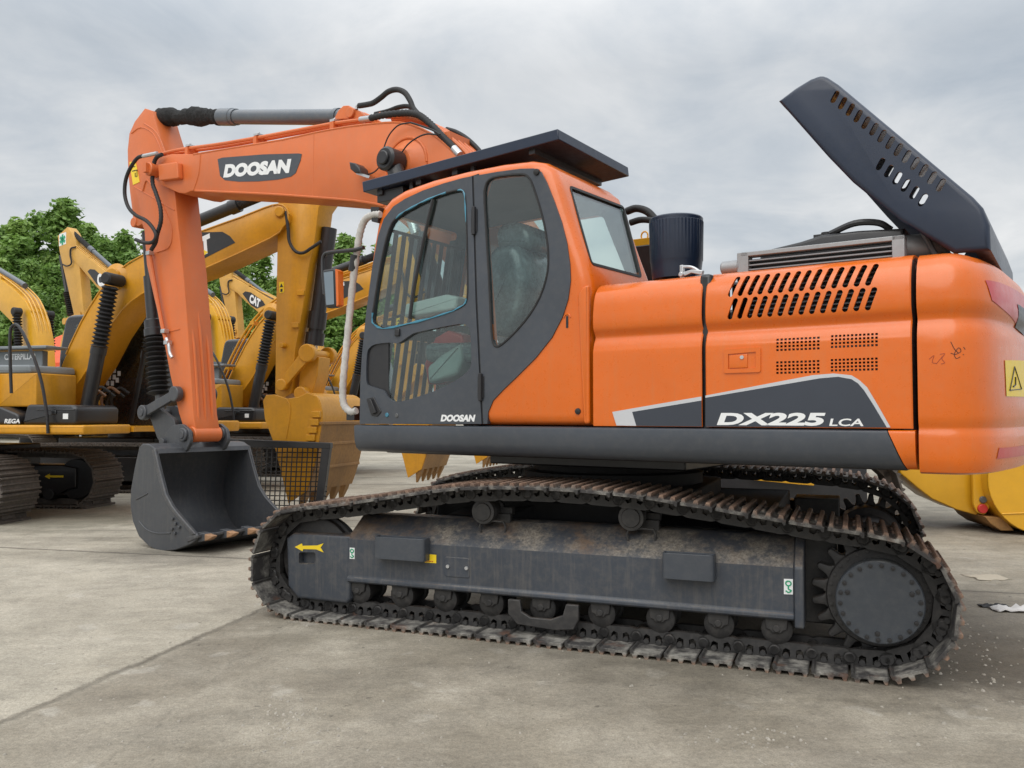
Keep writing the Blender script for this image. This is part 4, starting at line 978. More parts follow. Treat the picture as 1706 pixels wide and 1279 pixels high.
# ---------------- boom
BW = .24
top_px = [(254, 279), (262, 262), (285, 256), (322, 256), (400, 243), (470, 231.5), (522, 220), (580, 209.5), (640, 203), (668, 203), (690, 208), (718, 221), (740, 238), (760, 256)]
bot_px = [(640, 343), (620, 338.5), (590, 334.5), (563, 332), (510, 328), (454, 324), (380, 320.5), (330, 318), (318, 318), (308, 322), (297, 321), (268, 308), (255, 296)]
top = H.poly(top_px, -BW); bot = H.poly(bot_px, -BW)
down = [(-1.08, 3.35), (-.62, 2.75), (-.2, 2.05), (.02, 1.72), (.03, 1.58), (-.10, 1.50), (-.26, 1.56), (-.62, 1.92), (-1.1, 2.35), (-1.6, 2.82), (-1.98, 3.12), (-2.2, 3.28)]
boom = hb(MB().prism(top + down + bot, -BW, BW, r=.015, seg=2), 'boom', BOOMHAZE, sharp=30)
# boom tip ears and flange edges
# raised flange edge along the near face of the boom
ft = H.poly([(322, 256), (400, 243), (470, 231.5), (522, 220), (580, 209.5), (640, 203), (668, 203), (690, 208), (718, 221), (740, 238), (760, 256)], -BW)
m = MB(); m.tube([(x, -BW + .004, z - .006) for x, z in ft], .010, 6, 2); fbt = H.poly([(640, 343), (590, 334.5), (510, 328), (454, 324), (380, 320.5), (325, 318)], -BW)
m.tube([(x, -BW + .002, z + .004) for x, z in fbt], .012, 6, 2)
wv = H.poly([(334, 256), (331, 290), (322, 317)], -BW); m.tube([(x, -BW, z) for x, z in wv], .007, 6, 2)
wv = H.poly([(523, 222), (521, 328)], -BW); m.tube([(x, -BW + .003, z) for x, z in wv], .006, 6, 1)
build_each(m, 'weld_seam', BOOMHAZE, boom)
# tip bracket with pin
pn = H.on(262, 285, -BW)
m = MB().cyl((pn[0], -.36, pn[1]), (pn[0], .36, pn[1]), .075, n=24, ch=.01)
m.prism(fillet(H.poly([(272, 276), (304, 272), (306, 299), (274, 303)], -BW), .02), -BW - .07, -BW - .0, r=.012)
m.box(pn[0] - .03, pn[0] + .03, -.40, -.34, pn[1] - .045, pn[1] + .055)
m.build('boom_tip_pin', BOOMHAZE, boom)
# big maker plate
PL = [(363, 265), (371, 262.5), (440, 257), (498, 255.5), (503, 256.5), (501, 267), (493, 288), (485, 294), (463, 299), (430, 302), (398, 302.5), (375, 300), (367, 293)]
pb_ = MB().prism(H.poly(PL, -BW), -BW - .004, -BW + .004).build('maker_plate', SLATE, boom)
a, b = H.on(372, 296, -BW - .004), H.on(483, 288, -BW - .004); h_ = H.on(372, 273.5, -BW - .004)[1] - a[1]
letters('DOOSAN', (a[0], -BW - .0055, a[1]), (b[0] - a[0], 0, b[1] - a[1]), (0, 0, 1), math.hypot(b[0] - a[0], b[1] - a[1]) * .985, h_ * .98, .26, .07).build('maker_lettering', WHITE, pb_)
# pipes along the boom top
m = MB()
for yy, dv in ((-.17, 0), (-.09, 5)):
    m.tube(H.pts([(262, 258 + dv * .3), (300, 249 + dv), (365, 240 + dv), (430, 229 + dv), (500, 216 + dv), (560, 205 + dv), (606, 199 + dv)], yy), .020, 8)
for px in ((318, 247), (432, 229), (560, 205)):
    x, z = H.on(*px, -.14); m.box(x - .025, x + .025, -.20, -.06, z - .10, z + .0)
m.build('boom_pipes', BOOMHAZE, boom)
m = MB()
for px in ((318, 244), (432, 226), (559, 203)):
    x, z = H.on(*px, -.15); m.box(x - .03, x + .03, -.20, -.1, z - .01, z + .015); m.cyl((x, -.16, z), (x, -.16, z + .035), .012, n=8)
build_each(m, 'pipe_clamp', ALU, boom, bevel=.003)
m = MB()
for k in range(4):
    yy = -.16 + .085 * k
    m.tube([Vector((p.x, yy, p.z)) for p in H.pts([(640, 193), (668, 194), (693, 200), (722, 208), (744, 222), (768, 242), (786, 260), (800, 285)], -.1)], .019, 8)
x, z = H.on(757, 228, -.1); m.box(x - .03, x + .03, -.2, .14, z - .05, z + .02)
m.build('boom_pipes', BOOMHAZE, boom)
for nm, px, yy, r_, rg_ in (
    ('hydraulic_hose', [(598, 176), (611, 174), (622, 171), (635, 162), (647, 152.5), (661, 149), (674, 154), (683, 167), (689, 181), (700, 193), (716, 206)], -.13, .026, 0),
    ('hydraulic_hose', [(625, 190), (646, 185), (664, 178.5), (680, 177), (690, 183), (700, 193)], -.02, .022, 0),
    ('spiral_hose', [(617, 196.5), (643, 191), (674, 188), (693, 190), (705, 196), (721, 210), (736, 226), (748, 238), (758, 249)], -.22, .030, .09),
    ('hydraulic_hose', [(744, 215), (760, 220), (778, 231), (796, 248), (806, 262)], .1, .022, 0)):
    if nm == 'spiral_hose': MB().tube(H.pts(px, yy), r_, 10, 9, rg_).build(nm, RUBBER, boom, sharp=60)
    else: MB().tube(H.pts(px, yy), r_, 10, 6).build(nm, RUBBER, boom)
m = MB().tube(H.pts([(594, 182), (595, 177), (600, 174.5), (610, 174)], -.13), .017, 8); m.cyl(H.pts([(601, 199)], -.17)[0], H.pts([(618, 196.5)], -.2)[0], .028, n=10)
m.cyl(H.pts([(756, 247)], -.22)[0], H.pts([(766, 258)], -.22)[0], .034, n=12)
build_each(m, 'hose_fitting', ALU, boom)
m = MB().tube(H.pts([(684, 204), (667, 207), (657, 214), (647, 227), (640, 245), (638, 258), (635, 273), (624, 286), (611, 291)], -BW - .05), .007, 6).tube(H.pts([(727, 224), (712, 223), (697, 228), (680, 240), (667, 257)], -BW - .12), .007, 6).tube(H.pts([(684, 204), (700, 209), (722, 217), (733, 224)], -BW - .05), .009, 6)
build_each(m, 'electric_cable', RUBBER, boom)
# work lamp on the boom side
lx = H.poly([(589, 272), (599, 274), (606, 281), (608, 290), (598, 290), (591, 284)], -.34)
wl = MB().prism(lx, -.40, -.28, r=.012).build('work_lamp', BLACK, boom)
MB().prism(H.poly([(597, 287), (620, 294), (618, 298), (597, 291)], -.34), -.37, -.26).build('lamp_bracket', ALU, wl)
# big hoses that loop round the boom tip to the stick
hs = [(239, 259), (228, 264), (216, 282), (209, 302), (208, 325), (214, 345), (226, 358), (243, 367), (255, 380), (260, 393), (254, 403), (240, 404), (226, 399)]
MB().tube(H.pts(hs, -.34), .021, 10).build('hydraulic_hose', RUBBER, boom)
MB().tube(H.pts([(270, 257), (261, 262), (256, 275), (254, 303), (260, 322), (267, 345), (268, 368), (262, 390), (259, 404), (252, 416)], -.30), .023, 10, 9, .07).build('spiral_hose', RUBBER, boom, sharp=60)
MB().cyl(H.pts([(262, 255)], -.30)[0], H.pts([(238, 260)], -.34)[0], .022, n=10).build('hose_fitting', ALU, boom)

# ---------------- boom lift cylinders
for sg in (-1, 1):
    yy = sg * .42
    px_, pz_ = H.on(654, 268, -.42)
    a = Vector((px_, yy, pz_)); b = Vector((-.98, yy, 1.38)); d = (b - a).normalized()
    m = MB().cyl(a + d * .75, b, .085, n=24); m.cyl((b.x, yy - .08, b.z), (b.x, yy + .08, b.z), .10, n=20)
    bc = hb(m, 'boom_cylinder', SLATE)
    MB().cyl(a + d * .05, a + d * .78, .05, n=20).build('piston_rod', CHROME, bc)
    m = MB().cyl((a.x, yy - .11, a.z), (a.x, yy + .085, a.z), .105, n=24, ch=.02); m.cyl((a.x, yy - .135, a.z), (a.x, yy - .10, a.z), .06, n=20, ch=.008)
    m.cyl(a, a + d * .16, .075, n=20)
    m.build('rod_eye', BLACK, bc)
a_ = H.on(668, 250, -BW); MB().lathe((px_, -BW - .10, pz_), (0, 1, 0), [(0, .10), (.0, .13), (.05, .17), (.10, .24), (.105, .24)], 32).build('pin_boss', BOOMHAZE, boom)
m = MB().tube([(px_ + .235 * math.cos(t), -BW - .004, pz_ + .25 * math.sin(t)) for t in [k * .25 for k in range(26)]], .012, 6, 1); m.build('boss_weld', BOOMHAZE, boom)

# ---------------- stick cylinder on top of the boom
a, b = Vector((*H.on(255, 194.5, 0), 0)), Vector((*H.on(602, 195, 0), 0)); a, b = Vector((a.x, 0, a.y)), Vector((b.x, 0, b.y)); d = (b - a).normalized()
L = (b - a).length; pt = lambda t: a + d * (L * t)
m = MB().cyl(pt(.40), pt(.96), .078, n=28).cyl(pt(.375), pt(.44), .095, n=28, ch=.01).cyl(pt(.90), pt(.915), .088, n=28).cyl(pt(.44), pt(.455), .088, n=28)
sc = hb(m, 'stick_cylinder', CYLGREY)
sl = MB(); P = [pt(.035 + .345 * k / 22) + Vector((0, random.uniform(-.008, .008), random.uniform(-.010, .010))) for k in range(23)]
loops = []
rr_ = []
for i, p in enumerate(P):
    rr = .095 * (1 + random.uniform(-.10, .12)) * (.85 if i in (0, 22) else 1) + .012 * math.sin(i * .55)
    loops.append([p + Vector((0, math.cos(q) * 1, math.sin(q) * 1)) * (rr + random.uniform(-.006, .006)) for q in [2 * math.pi * k / 16 for k in range(16)]])
sl.loft(loops); sl.build('cloth_sleeve', WOOL, sc, sharp=80)
MB().cyl(pt(0), pt(.05), .05, n=16).build('rod_end', BLACK, sc)
br = H.poly([(572, 205), (580, 190), (588, 182.5), (596, 182), (612, 190), (630, 203)], 0)
MB().prism(br, -.13, -.09).prism(br, .09, .13).cyl((b.x, -.16, b.z), (b.x, .16, b.z), .05, n=18).build('cylinder_bracket', BOOMHAZE, boom, bevel=.006)

# ---------------- stick
SWD = .155
near_left = [(241, 180), (224, 202), (215, 222), (212, 250), (213, 285), (216, 320), (220, 352), (222, 372), (229, 377), (236, 373), (240, 383), (244, 440), (256, 495), (270, 553), (284, 628), (298, 689), (306, 714), (314, 728)]
near_right = [(324, 727), (326, 714), (322, 690), (317, 610), (311, 524), (305, 450), (296, 370), (291, 320), (284, 285), (273, 250), (262, 215), (253, 184)]
st = H.poly(near_left + near_right, -SWD)
stick = hb(MB().prism(st, -SWD, SWD, r=.012, seg=2), 'stick', BOOMHAZE, sharp=30)
# bottom boss
q = H.on(331, 714, -SWD)
pinx, pinz = st[17][0] + .07, st[17][1] + .03
m = MB().cyl((pinx, -SWD - .02, pinz), (pinx, SWD + .02, pinz), .085, n=24, ch=.008)
m.build('stick_end_boss', BOOMHAZE, stick)
# ribs on the face turned to the machine
rb = MB()
def face_x(z):
    rgt = st[18:]
    for (x0, z0), (x1, z1) in zip(rgt, rgt[1:]):
        if z0 <= z <= z1: return x0 + (x1 - x0) * (z - z0) / (z1 - z0)
    return rgt[0][0]
for yy, z0, z1 in ((-.09, 1.33, 2.35), (0, 1.33, 2.55), (.09, 1.33, 2.30)):
    zs = [z0 + (z1 - z0) * k / 6 for k in range(7)]
    rb.tube([(face_x(z) + .004 - (.02 if k in (0, 6) else 0), yy, z) for k, z in enumerate(zs)], .017, 8, 2)
rb.build('stick_ribs', BOOMHAZE, stick)
m = MB()
for px in ([(224, 311), (291, 350)], [(240, 205), (262, 222), (278, 262), (286, 300)], [(270, 555), (300, 548)], [(219, 222), (235, 212), (255, 222), (268, 248), (272, 268)]):
    m.tube([(x, -SWD - .001, z) for x, z in H.poly(px, -SWD)], .007, 6, 3)
m.tube([(x, -SWD - .003, z) for x, z in H.poly([(238, 318), (245, 300), (258, 318), (275, 350), (286, 380), (283, 410), (262, 420)], -SWD)], .010, 6, 4)
build_each(m, 'weld_seam', BOOMHAZE, stick)
m = MB().tube(H.pts([(250, 425), (259, 480), (270, 540), (277, 568)], -SWD - .05), .022, 8); m.build('stick_pipe', BOOMHAZE, stick)
m = MB().tube(H.pts([(277, 563), (281, 575), (283, 588), (287, 596)], -SWD - .06), .020, 8)
for px in ((249, 421), (274, 551), (279, 570)):
    x, z = H.on(*px, -SWD - .06); m.box(x - .04, x + .03, -SWD - .085, -SWD - .02, z - .025, z + .02)
build_each(m, 'pipe_fitting', ALU, stick, bevel=.004)
wsn = MB().prism(H.poly([(216, 270), (226, 268), (233, 303), (222, 308)], -SWD), -SWD - .004, -SWD + .003).build('warning_sign', SIGNYELLOW, stick)
mk = MB().tube([(x, -SWD - .005, z) for x, z in H.poly([(221, 285), (229, 283), (229, 294), (226, 294), (226, 288)], -SWD)], .006, 5, 1).tube([(x, -SWD - .005, z) for x, z in H.poly([(218, 279), (226, 277)], -SWD)], .005, 5, 1)
mk.build('sign_print', BLACK, wsn)
a = H.on(223, 370, -SWD); MB().cyl((a[0], -SWD - .012, a[1]), (a[0], SWD + .012, a[1]), .06, n=20, ch=.008).build('cylinder_pin', BOOMHAZE, stick)

# ---------------- bucket cylinder with rubber bellows
def vp(u, v, y=0): q = H.on(u, v, y); return Vector((q[0], y, q[1]))
a, b = vp(232, 372), vp(268, 690)
a = Vector((H.on(223, 370, -SWD)[0], 0, H.on(223, 370, -SWD)[1]))
d = (b - a).normalized(); LL = (b - a).length; pt = lambda t: a + d * (LL * t)
m = MB().cyl(pt(.04), pt(.30), .055, n=20).cyl(pt(.28), pt(.53), .075, n=24).cyl(pt(.51), pt(.56), .105, n=24, ch=.01).cyl(pt(.555), pt(.60), .115, n=24, ch=.01)
bc = hb(m, 'bucket_cylinder', BLACK)
pr = []; L2 = LL * .30
for k in range(12): t = k / 12 * L2; pr += [(t, .085), (t + L2 / 24, .128 + .006 * (k % 3))]
MB().lathe(pt(.60), d, pr + [(L2, .08)], 28).build('rubber_bellows', RUBBER, bc)
MB().cyl(pt(.88), pt(1.0), .05, n=16).build('piston_rod', PINSTEEL, bc)
# links
pA, pB, pP = vp(243, 687, -.2), vp(296, 656, -.2), None
m = MB()
for yy in (-.24, .20):
    n2 = Vector(((pB - pA).normalized().z, 0, -(pB - pA).normalized().x)) * .055
    poly = [pA + n2, pB + n2 * .9, pB - n2 * .9, pA - n2]
    m.prism([(p.x, p.z) for p in poly], yy, yy + .045)
    for p, r_ in ((pA, .085), (pB, .085)): m.cyl((p.x, yy - .02, p.z), (p.x, yy + .06, p.z), r_, n=22, ch=.008)
m.cyl((pA.x, -.27, pA.z), (pA.x, .27, pA.z), .045, n=16)
lk = hb(m, 'side_link', BUCKETGREY, bevel=.005)
BWY = .60
pT = vp(303, 722, -.2)
pE = vp(282, 733, -.2)
m = MB(); q = H.poly([(244, 676), (262, 676), (292, 700), (298, 745), (280, 747), (264, 732)], -.14)
m.prism(fillet(q, .03), -.15, -.10).prism(fillet(q, .03), .10, .15).box(pA.x - .02, pA.x + .16, -.10, .10, pA.z - .16, pA.z - .10)
hb(m, 'bucket_link', BUCKETGREY, bevel=.005)
# ---------------- bucket
side_px = [(232, 744), (240, 739), (250, 741), (259, 748), (268, 788), (277, 823), (287, 842), (297, 855), (326, 889), (329, 897), (318, 906), (292, 916), (266, 918), (248, 910), (231, 893), (221, 868), (217, 842), (218, 815), (224, 780)]
S = H.poly(side_px, -BWY)
m = MB(); m.prism(S, -BWY, -BWY + .03); m.prism(S, BWY - .03, BWY)
back = [S[3], S[2], S[1], S[0]] + list(reversed(S[13:])) + list(reversed(S[9:13]))
order = [2, 1, 0, 18, 17, 16, 15, 14, 13, 12, 11, 10, 9]
bk = [(S[i][0], S[i][1]) for i in order]
bks = [(q.x, q.y) for q in smooth([(x, z, 0) for x, z in bk], 4)]
def offs(pl, d):
    out = []
    for i in range(len(pl)):
        a_, b_ = Vector(pl[max(0, i - 1)]), Vector(pl[min(len(pl) - 1, i + 1)]); t = (b_ - a_).normalized(); out.append(tuple(Vector(pl[i]) + Vector((-t.y, t.x)) * d))
    return out
ins = offs(bks, .028)
if abs(area(bks + ins[::-1])) < 1e-6: pass
cxm = sum(p[0] for p in bks) / len(bks)
m.prism(bks + ins[::-1], -BWY + .012, BWY - .012)
S3 = S[3]; m.prism([S[1], S[2], S[3], (S[3][0] + .02, S[3][1] - .05), (S[1][0] + .05, S[1][1] - .07)], -BWY + .02, BWY - .02)
bucket = hb(m, 'bucket', BUCKETGREY, bevel=.006, sharp=30)
# reinforced mouth edges and lip
for yy in (-BWY - .012, BWY - .024):
    ed = [S[3], S[4], S[5], S[6], S[7], S[8]]; ei = [(x - .05, z - .012) for x, z in ed]
    MB().prism(ed + ei[::-1], yy, yy + .036).build('side_cutter', SCRAPED, bucket, bevel=.005)
lipx, lipz = S[9]
MB().prism([(lipx - .16, lipz - .05), (lipx + .02, lipz + .012), (lipx + .015, lipz + .04), (lipx - .17, lipz + .0)], -BWY - .01, BWY + .01).build('cutting_lip', SCRAPED, bucket, bevel=.005)
for k in range(5):
    yy = -.52 + k * .26
    tt = MB().loft([[(lipx - .05, yy - .045, lipz - .045), (lipx - .05, yy + .045, lipz - .045), (lipx - .05, yy + .045, lipz + .055), (lipx - .05, yy - .045, lipz + .055)], [(lipx + .06, yy - .042, lipz - .025), (lipx + .06, yy + .042, lipz - .025), (lipx + .06, yy + .042, lipz + .05), (lipx + .06, yy - .042, lipz + .05)]]).build('tooth_adapter', BUCKETGREY, bucket, bevel=.006)
    MB().loft([[(lipx + .05, yy - .04, lipz - .028), (lipx + .05, yy + .04, lipz - .028), (lipx + .05, yy + .04, lipz + .045), (lipx + .05, yy - .04, lipz + .045)], [(lipx + .11, yy - .036, lipz - .01), (lipx + .11, yy + .036, lipz - .01), (lipx + .11, yy + .036, lipz + .035), (lipx + .11, yy - .036, lipz + .035)], [(lipx + .17, yy - .026, lipz + .022), (lipx + .17, yy + .026, lipz + .022), (lipx + .17, yy + .026, lipz + .036), (lipx + .17, yy - .026, lipz + .036)]]).build('tooth', TOOTH, tt, bevel=.008)
# ears
m = MB(); e = H.poly([(276, 745), (278, 722), (290, 708), (306, 706), (317, 716), (320, 735), (312, 752)], -.24)
for yy in (-.26, .22): m.prism(fillet(e, .03), yy, yy + .04)
for yy in (-.27, .21): m.cyl((pinx, yy - .02, pinz), (pinx, yy + .06, pinz), .075, n=22, ch=.008)
m.cyl((pinx, -.30, pinz), (pinx, .30, pinz), .045, n=18); m.cyl((pE.x, -.30, pE.z - .02), (pE.x, .30, pE.z - .02), .045, n=18)
m.build('bucket_ears', BUCKETGREY, bucket, bevel=.005)
m = MB().tube([(x, -BWY - .002, z) for x, z in H.poly([(232, 868), (245, 882), (262, 888), (284, 888)], -BWY)], .007, 6, 4).tube([(x, -BWY - .002, z) for x, z in H.poly([(227, 832), (246, 822)], -BWY)], .007, 6, 1)
build_each(m, 'weld_seam', BUCKETGREY, bucket)
m = MB()
for px in ((288, 864), (293, 872), (299, 878), (287, 881), (292, 888)):
    x, z = H.on(*px, -BWY); m.box(x - .012, x + .022, -BWY - .02, -BWY, z - .014, z + .014)
build_each(m, 'wear_block', BUCKETGREY, bucket, bevel=.004)

#@@BACKGROUND@@
# ================================================================== OTHER MACHINES IN THE YARD
A = Frame(-6.68, 12.3, R(-15))           # frame in which the right-facing machines are drawn (x forward)
ap = A.poly
def shell(poly_back, y0, y1, th, m=None):
    """bent plate following a polyline, between two side planes"""
    m = m or MB(); b = [tuple(q) for q in poly_back]
    o = []
    for i in range(len(b)):
        a_, c_ = Vector(b[max(0, i - 1)]), Vector(b[min(len(b) - 1, i + 1)]); t = (c_ - a_).normalized(); o.append(tuple(Vector(b[i]) + Vector((-t.y, t.x)) * th))
    return m.prism(b + o[::-1], y0, y1)
def belt(L, zt, r, wd, yc, n=44):
    """simple crawler belt: rounded ends, n ridged shoes in one mesh"""
    pts = []
    for k in range(9): a = -math.pi / 2 + math.pi * k / 8; pts.append((L - r + r * math.cos(a), r + .03 + r * math.sin(a)))
    pts += [(L * .3, 2 * r + .05), (-L * .3, 2 * r + .05)]
    for k in range(9): a = math.pi / 2 + math.pi * k / 8; pts.append((-L + r + r * math.cos(a), r + .03 + r * math.sin(a)))
    P, p = resample(pts, n); m = MB()
    for i in range(n):
        a, b = P[i], P[(i + 1) % n]; c = (a + b) / 2; t = (b - a).normalized(); z = Vector((t.y, -t.x))
        def T_(u, h): return (c.x + t.x * u + z.x * h, c.y + t.y * u + z.y * h)
        q = p / 2
        prof = [T_(-q + .006, -.02), T_(-q + .006, .004), T_(-q + .02, .03), T_(-q + .035, .03), T_(-q + .045, .004), T_(-.01, .004), T_(-.006, .03), T_(.01, .03), T_(.016, .004), T_(q - .045, .004), T_(q - .035, .03), T_(q - .02, .03), T_(q - .006, .004), T_(q - .006, -.02)]
        m.prism(prof, yc - wd / 2, yc + wd / 2)
        m.prism([T_(-q - .01, -.02), T_(q + .01, -.02), T_(q + .01, -.10), T_(-q - .01, -.10)], yc - .12, yc + .12)
    return m
OLDSHOE = paint('old_track_steel', (.085, .072, .062), .65, 0, .3, dust=.8, dustcol=(.20, .17, .14), bumpy=.2, metal=.2)
CABDARK = paint('dark_cab_panel', (.012, .013, .015), .25, .5, .1)
PX = {}
PX['boom_out'] = [(84, 655), (94, 628), (110, 590), (135, 537), (165, 487), (200, 449), (240, 424), (330, 387), (400, 362), (440, 346), (463, 340), (476, 345), (482, 357), (480, 369)]
PX['boom_in'] = [(470, 380), (450, 397), (330, 452), (272, 473), (237, 489), (204, 516), (175, 560), (150, 608), (118, 655), (106, 672), (92, 671)]
def digger_right(label, fr, wordmark, side_mark):
    t = thing('yellow_excavator', label, 'excavator', (fr.cx, fr.cy, 0), fr.yaw, 'yellow excavators facing right')
    k = MATS['yellow_paint']
    # tracks, turned a little against the house
    tm = Matrix.Rotation(R(8), 4, 'Z'); to = A.loc((-8.23, 12.09, 0))
    for yc in (-.95, .95):
        b = belt(2.0, .8, .40, .72, yc).build('crawler_track', OLDSHOE, t, sharp=25, rz=R(8), loc=to)
        m = MB(); m.prism([(-1.6, .2), (1.35, .2), (1.5, .28), (1.62, .30), (1.62, .60), (1.4, .64), (-1.5, .64)], yc - .24, yc + .24, r=.02)
        for x in (-1.2, -.7, -.2, .3, .8, 1.2): m.cyl((x, yc - .28, .2), (x, yc + .28, .2), .09, n=14)
        m.cyl((1.6, yc - .2, .43), (1.6, yc + .2, .43), .30, n=24); m.cyl((-1.6, yc - .26, .43), (-1.6, yc + .26, .43), .28, n=24)
        f = m.build('track_frame', BLACK, b, bevel=.01)
        MB().prism([(1.12, .47), (1.2, .43), (1.2, .455), (1.42, .455), (1.42, .485), (1.2, .485), (1.2, .51)], yc - .25, yc - .243).build('arrow_decal', SIGNYELLOW, b)
    m = MB().box(-3.2, -1.0, -.75, .75, .5, .95).cyl((-1.9, 0, .9), (-1.9, 0, 1.1), .6, n=32)
    m.build('centre_frame', BLACK, t, bevel=.02)
    # upper body
    xe, zl1 = A.on(141, 712, -1.3); zl0 = A.on(141, 724, -1.3)[1]; zl2 = A.on(130, 708, -1.3)[1]
    m = MB().prism(fillet([(-3.6, zl0), (xe, zl0), (xe, zl2), (-3.6, zl2)], .03), -1.32, -.45, r=.03).box(-3.5, 1.7, -.45, .5, zl0 + .02, zl2 - .03).prism(fillet([(-3.6, zl0), (2.2, zl0), (2.2, zl2 + .04), (-3.6, zl2 + .04)], .03), .5, 1.3, r=.02)
    m.build('upper_frame', YELLOW, t)
    x1, zb1 = A.on(129, 677, -1.25)
    sb = MB().prism(fillet([(x1 - .85, zl2 + .005), (x1, zl2 + .005), (x1 + .01, zb1 - .02), (x1 - .06, zb1 + .02), (x1 - .78, zb1 + .03)], .05), -1.27, -.5, r=.04)
    so = sb.build('storage_box', BLACK, t)
    MB().box(x1 - .38, x1 - .30, -1.285, -1.26, zb1 - .10, zb1 - .05).box(x1 - .62, x1 - .02, -1.28, -1.25, zb1 - .045, zb1 - .03).build('box_latch', CABDARK, so, bevel=.006)
    MB().box(x1 - .20, x1 - .12, -1.274, -1.268, zb1 - .16, zb1 - .09).build('box_label', WHITE, so)
    x2, z2 = A.on(52, 690, -1.25)
    sp_ = MB().prism(fillet([(-3.4, zl2 + .005), (x1 - .87, zl2 + .005), (x1 - .9, zb1 - .10), (x1 - 1.2, zb1 + .0), (-3.4, zb1 + .02)], .05), -1.28, -.5, r=.03).build('side_panel', BLACK, t)
    if side_mark:
        a, b, c_ = A.on(7, 705, -1.285), A.on(33, 704, -1.285), A.on(7, 697.5, -1.285)
        letters(side_mark, (a[0], -1.284, a[1]), (1, 0, 0), (0, 0, 1), b[0] - a[0], c_[1] - a[1], .2, .03).build('panel_lettering', WHITE, sp_)
    x3, z3 = A.on(76, 622, -.95)
    m = MB().prism(fillet([(x3 - .62, zb1), (x3, zb1), (x3, z3), (x3 - .62, z3)], .02), -1.1, -.4, r=.02).prism(fillet([(-3.4, zl2), (x3 - .62, zl2), (x3 - .62, z3 + .02), (-3.4, z3 + .02)], .04), -1.15, 1.2, r=.05)
    eb = m.build('engine_body', YELLOW, t)
    MB().prism(fillet([(-3.3, z3), (x3 - .1, z3), (x3 - .12, z3 + .11), (-3.3, z3 + .16)], .04), -1.1, -.3, r=.03).build('engine_hood', GREYCOVER, eb)
    hp_ = MB().box(-3.2, x3 - .40, -.6, -.5, z3 + .10, z3 + .34).box(-3.3, x3 - .2, -.75, -.35, z3 + .36, z3 + .40).build('grille_panel', GREYCOVER, eb, bevel=.01)
    letters('CATERPILLAR', (x3 - 1.05, -.604, z3 + .22), (1, 0, 0), (0, 0, 1), .55, .085, 0, .03).build('panel_lettering', WHITE, hp_)
    cwt = MB().prism(fillet([(-3.9, 1.05), (-3.35, 1.0), (-3.35, 2.15), (-3.8, 2.1), (-3.95, 1.7)], .12), -1.35, 1.35, r=.12).build('counterweight', YELLOW, t)
    # cab on the far side
    xa_, _ = A.on(262, 640, .40); xb_, _ = A.on(150, 640, .40)
    cb_ = MB().prism(fillet([(xb_ - .6, 1.2), (xa_ - .05, 1.2), (xa_ + .04, 1.75), (xa_ - .15, 2.75), (xa_ - .35, 2.95), (xb_ - .5, 2.92), (xb_ - .62, 2.3)], .12), .42, 1.38, r=.06).build('cab', CABDARK, t)
    MB().prism(fillet([(xb_ - .3, 1.95), (xa_ - .02, 1.95), (xa_ - .16, 2.72), (xb_ - .3, 2.78)], .08), .412, .42).build('cab_window', DARKGLASS, cb_)
    lg = MB()
    for (ux, vx) in ((190, 617), (182, 628), (190, 628), (198, 622), (179, 638), (187, 638), (195, 633)):
        a = A.on(ux, vx, .405); lg.box(a[0] - .026, a[0] + .026, .405, .412, a[1] - .036, a[1] + .036)
    lg.build('square_logo', WHITE, cb_)
    # boom
    bp = ap(PX['boom_out'] + PX['boom_in'], -.27)
    bo = MB().prism(bp, -.27, .27, r=.015, seg=2).build('boom', YELLOW, t, sharp=30)
    m = MB()
    piped = side_mark is None
    for yy in (-.2, -.08, .06, .18) if piped else (.1, .2): m.tube([Vector((x - .03, yy, z + .045)) if piped else Vector((x + .02, yy, z + .0)) for x, z in ap(PX['boom_out'][1:11], -.1)], .022, 8, 2)
    for px in ((112, 588), (165, 488), (240, 424)) if piped else ():
        x, z = A.on(*px, -.1); m.box(x - .06, x + .02, -.24, .22, z - .02, z + .05)
    m.build('boom_pipes', YELLOW, bo)
    m = MB()
    m.tube([Vector((x, -.272, z)) for x, z in ap(PX['boom_out'][2:13], -.27)], .012, 6, 2).tube([Vector((x, -.272, z)) for x, z in ap(PX['boom_in'][0:9], -.27)], .012, 6, 2)
    px, pz = A.on(193, 462, -.27); m.lathe((px, -.36, pz), (0, 1, 0), [(0, .08), (.0, .11), (.05, .12), (.09, .19), (.095, .20)], 28)
    px, pz = A.on(467, 353, -.27); m.cyl((px, -.31, pz), (px, .31, pz), .07, n=20, ch=.01)
    m.build('weld_seams', YELLOW, bo)
    # foot lugs
    f0 = A.on(97, 664, -.27); m = MB()
    for yy in (-.38, .29): m.prism(fillet([(f0[0] - .25, f0[1] + .05), (f0[0] - .02, f0[1] + .12), (f0[0] + .28, f0[1] - .12), (f0[0] + .28, f0[1] - .40), (f0[0] - .3, f0[1] - .40)], .06), yy, yy + .09)
    m.build('boom_foot_lugs', YELLOW, t, bevel=.01)
    dp = [(300, 398), (329, 387), (371, 386), (383, 393), (392, 404), (333, 434), (292, 450), (296, 420)]
    dc = MB().prism(ap(dp, -.27), -.274, -.268).build('name_decal', BLACK, bo)
    if wordmark:
        a, b = A.on(303, 442, -.27), A.on(352, 420, -.27)
        hgt = .26
        letters(wordmark, (a[0], -.2755, a[1]), (b[0] - a[0], 0, b[1] - a[1]), (-.22, 0, 1), math.hypot(b[0] - a[0], b[1] - a[1]), hgt, .12, .06).build('maker_lettering', WHITE, dc)
        tr = ap([(333, 412), (347, 420), (333, 432)], -.27); MB().prism(tr, -.2765, -.275).build('logo_triangle', SIGNYELLOW, dc)
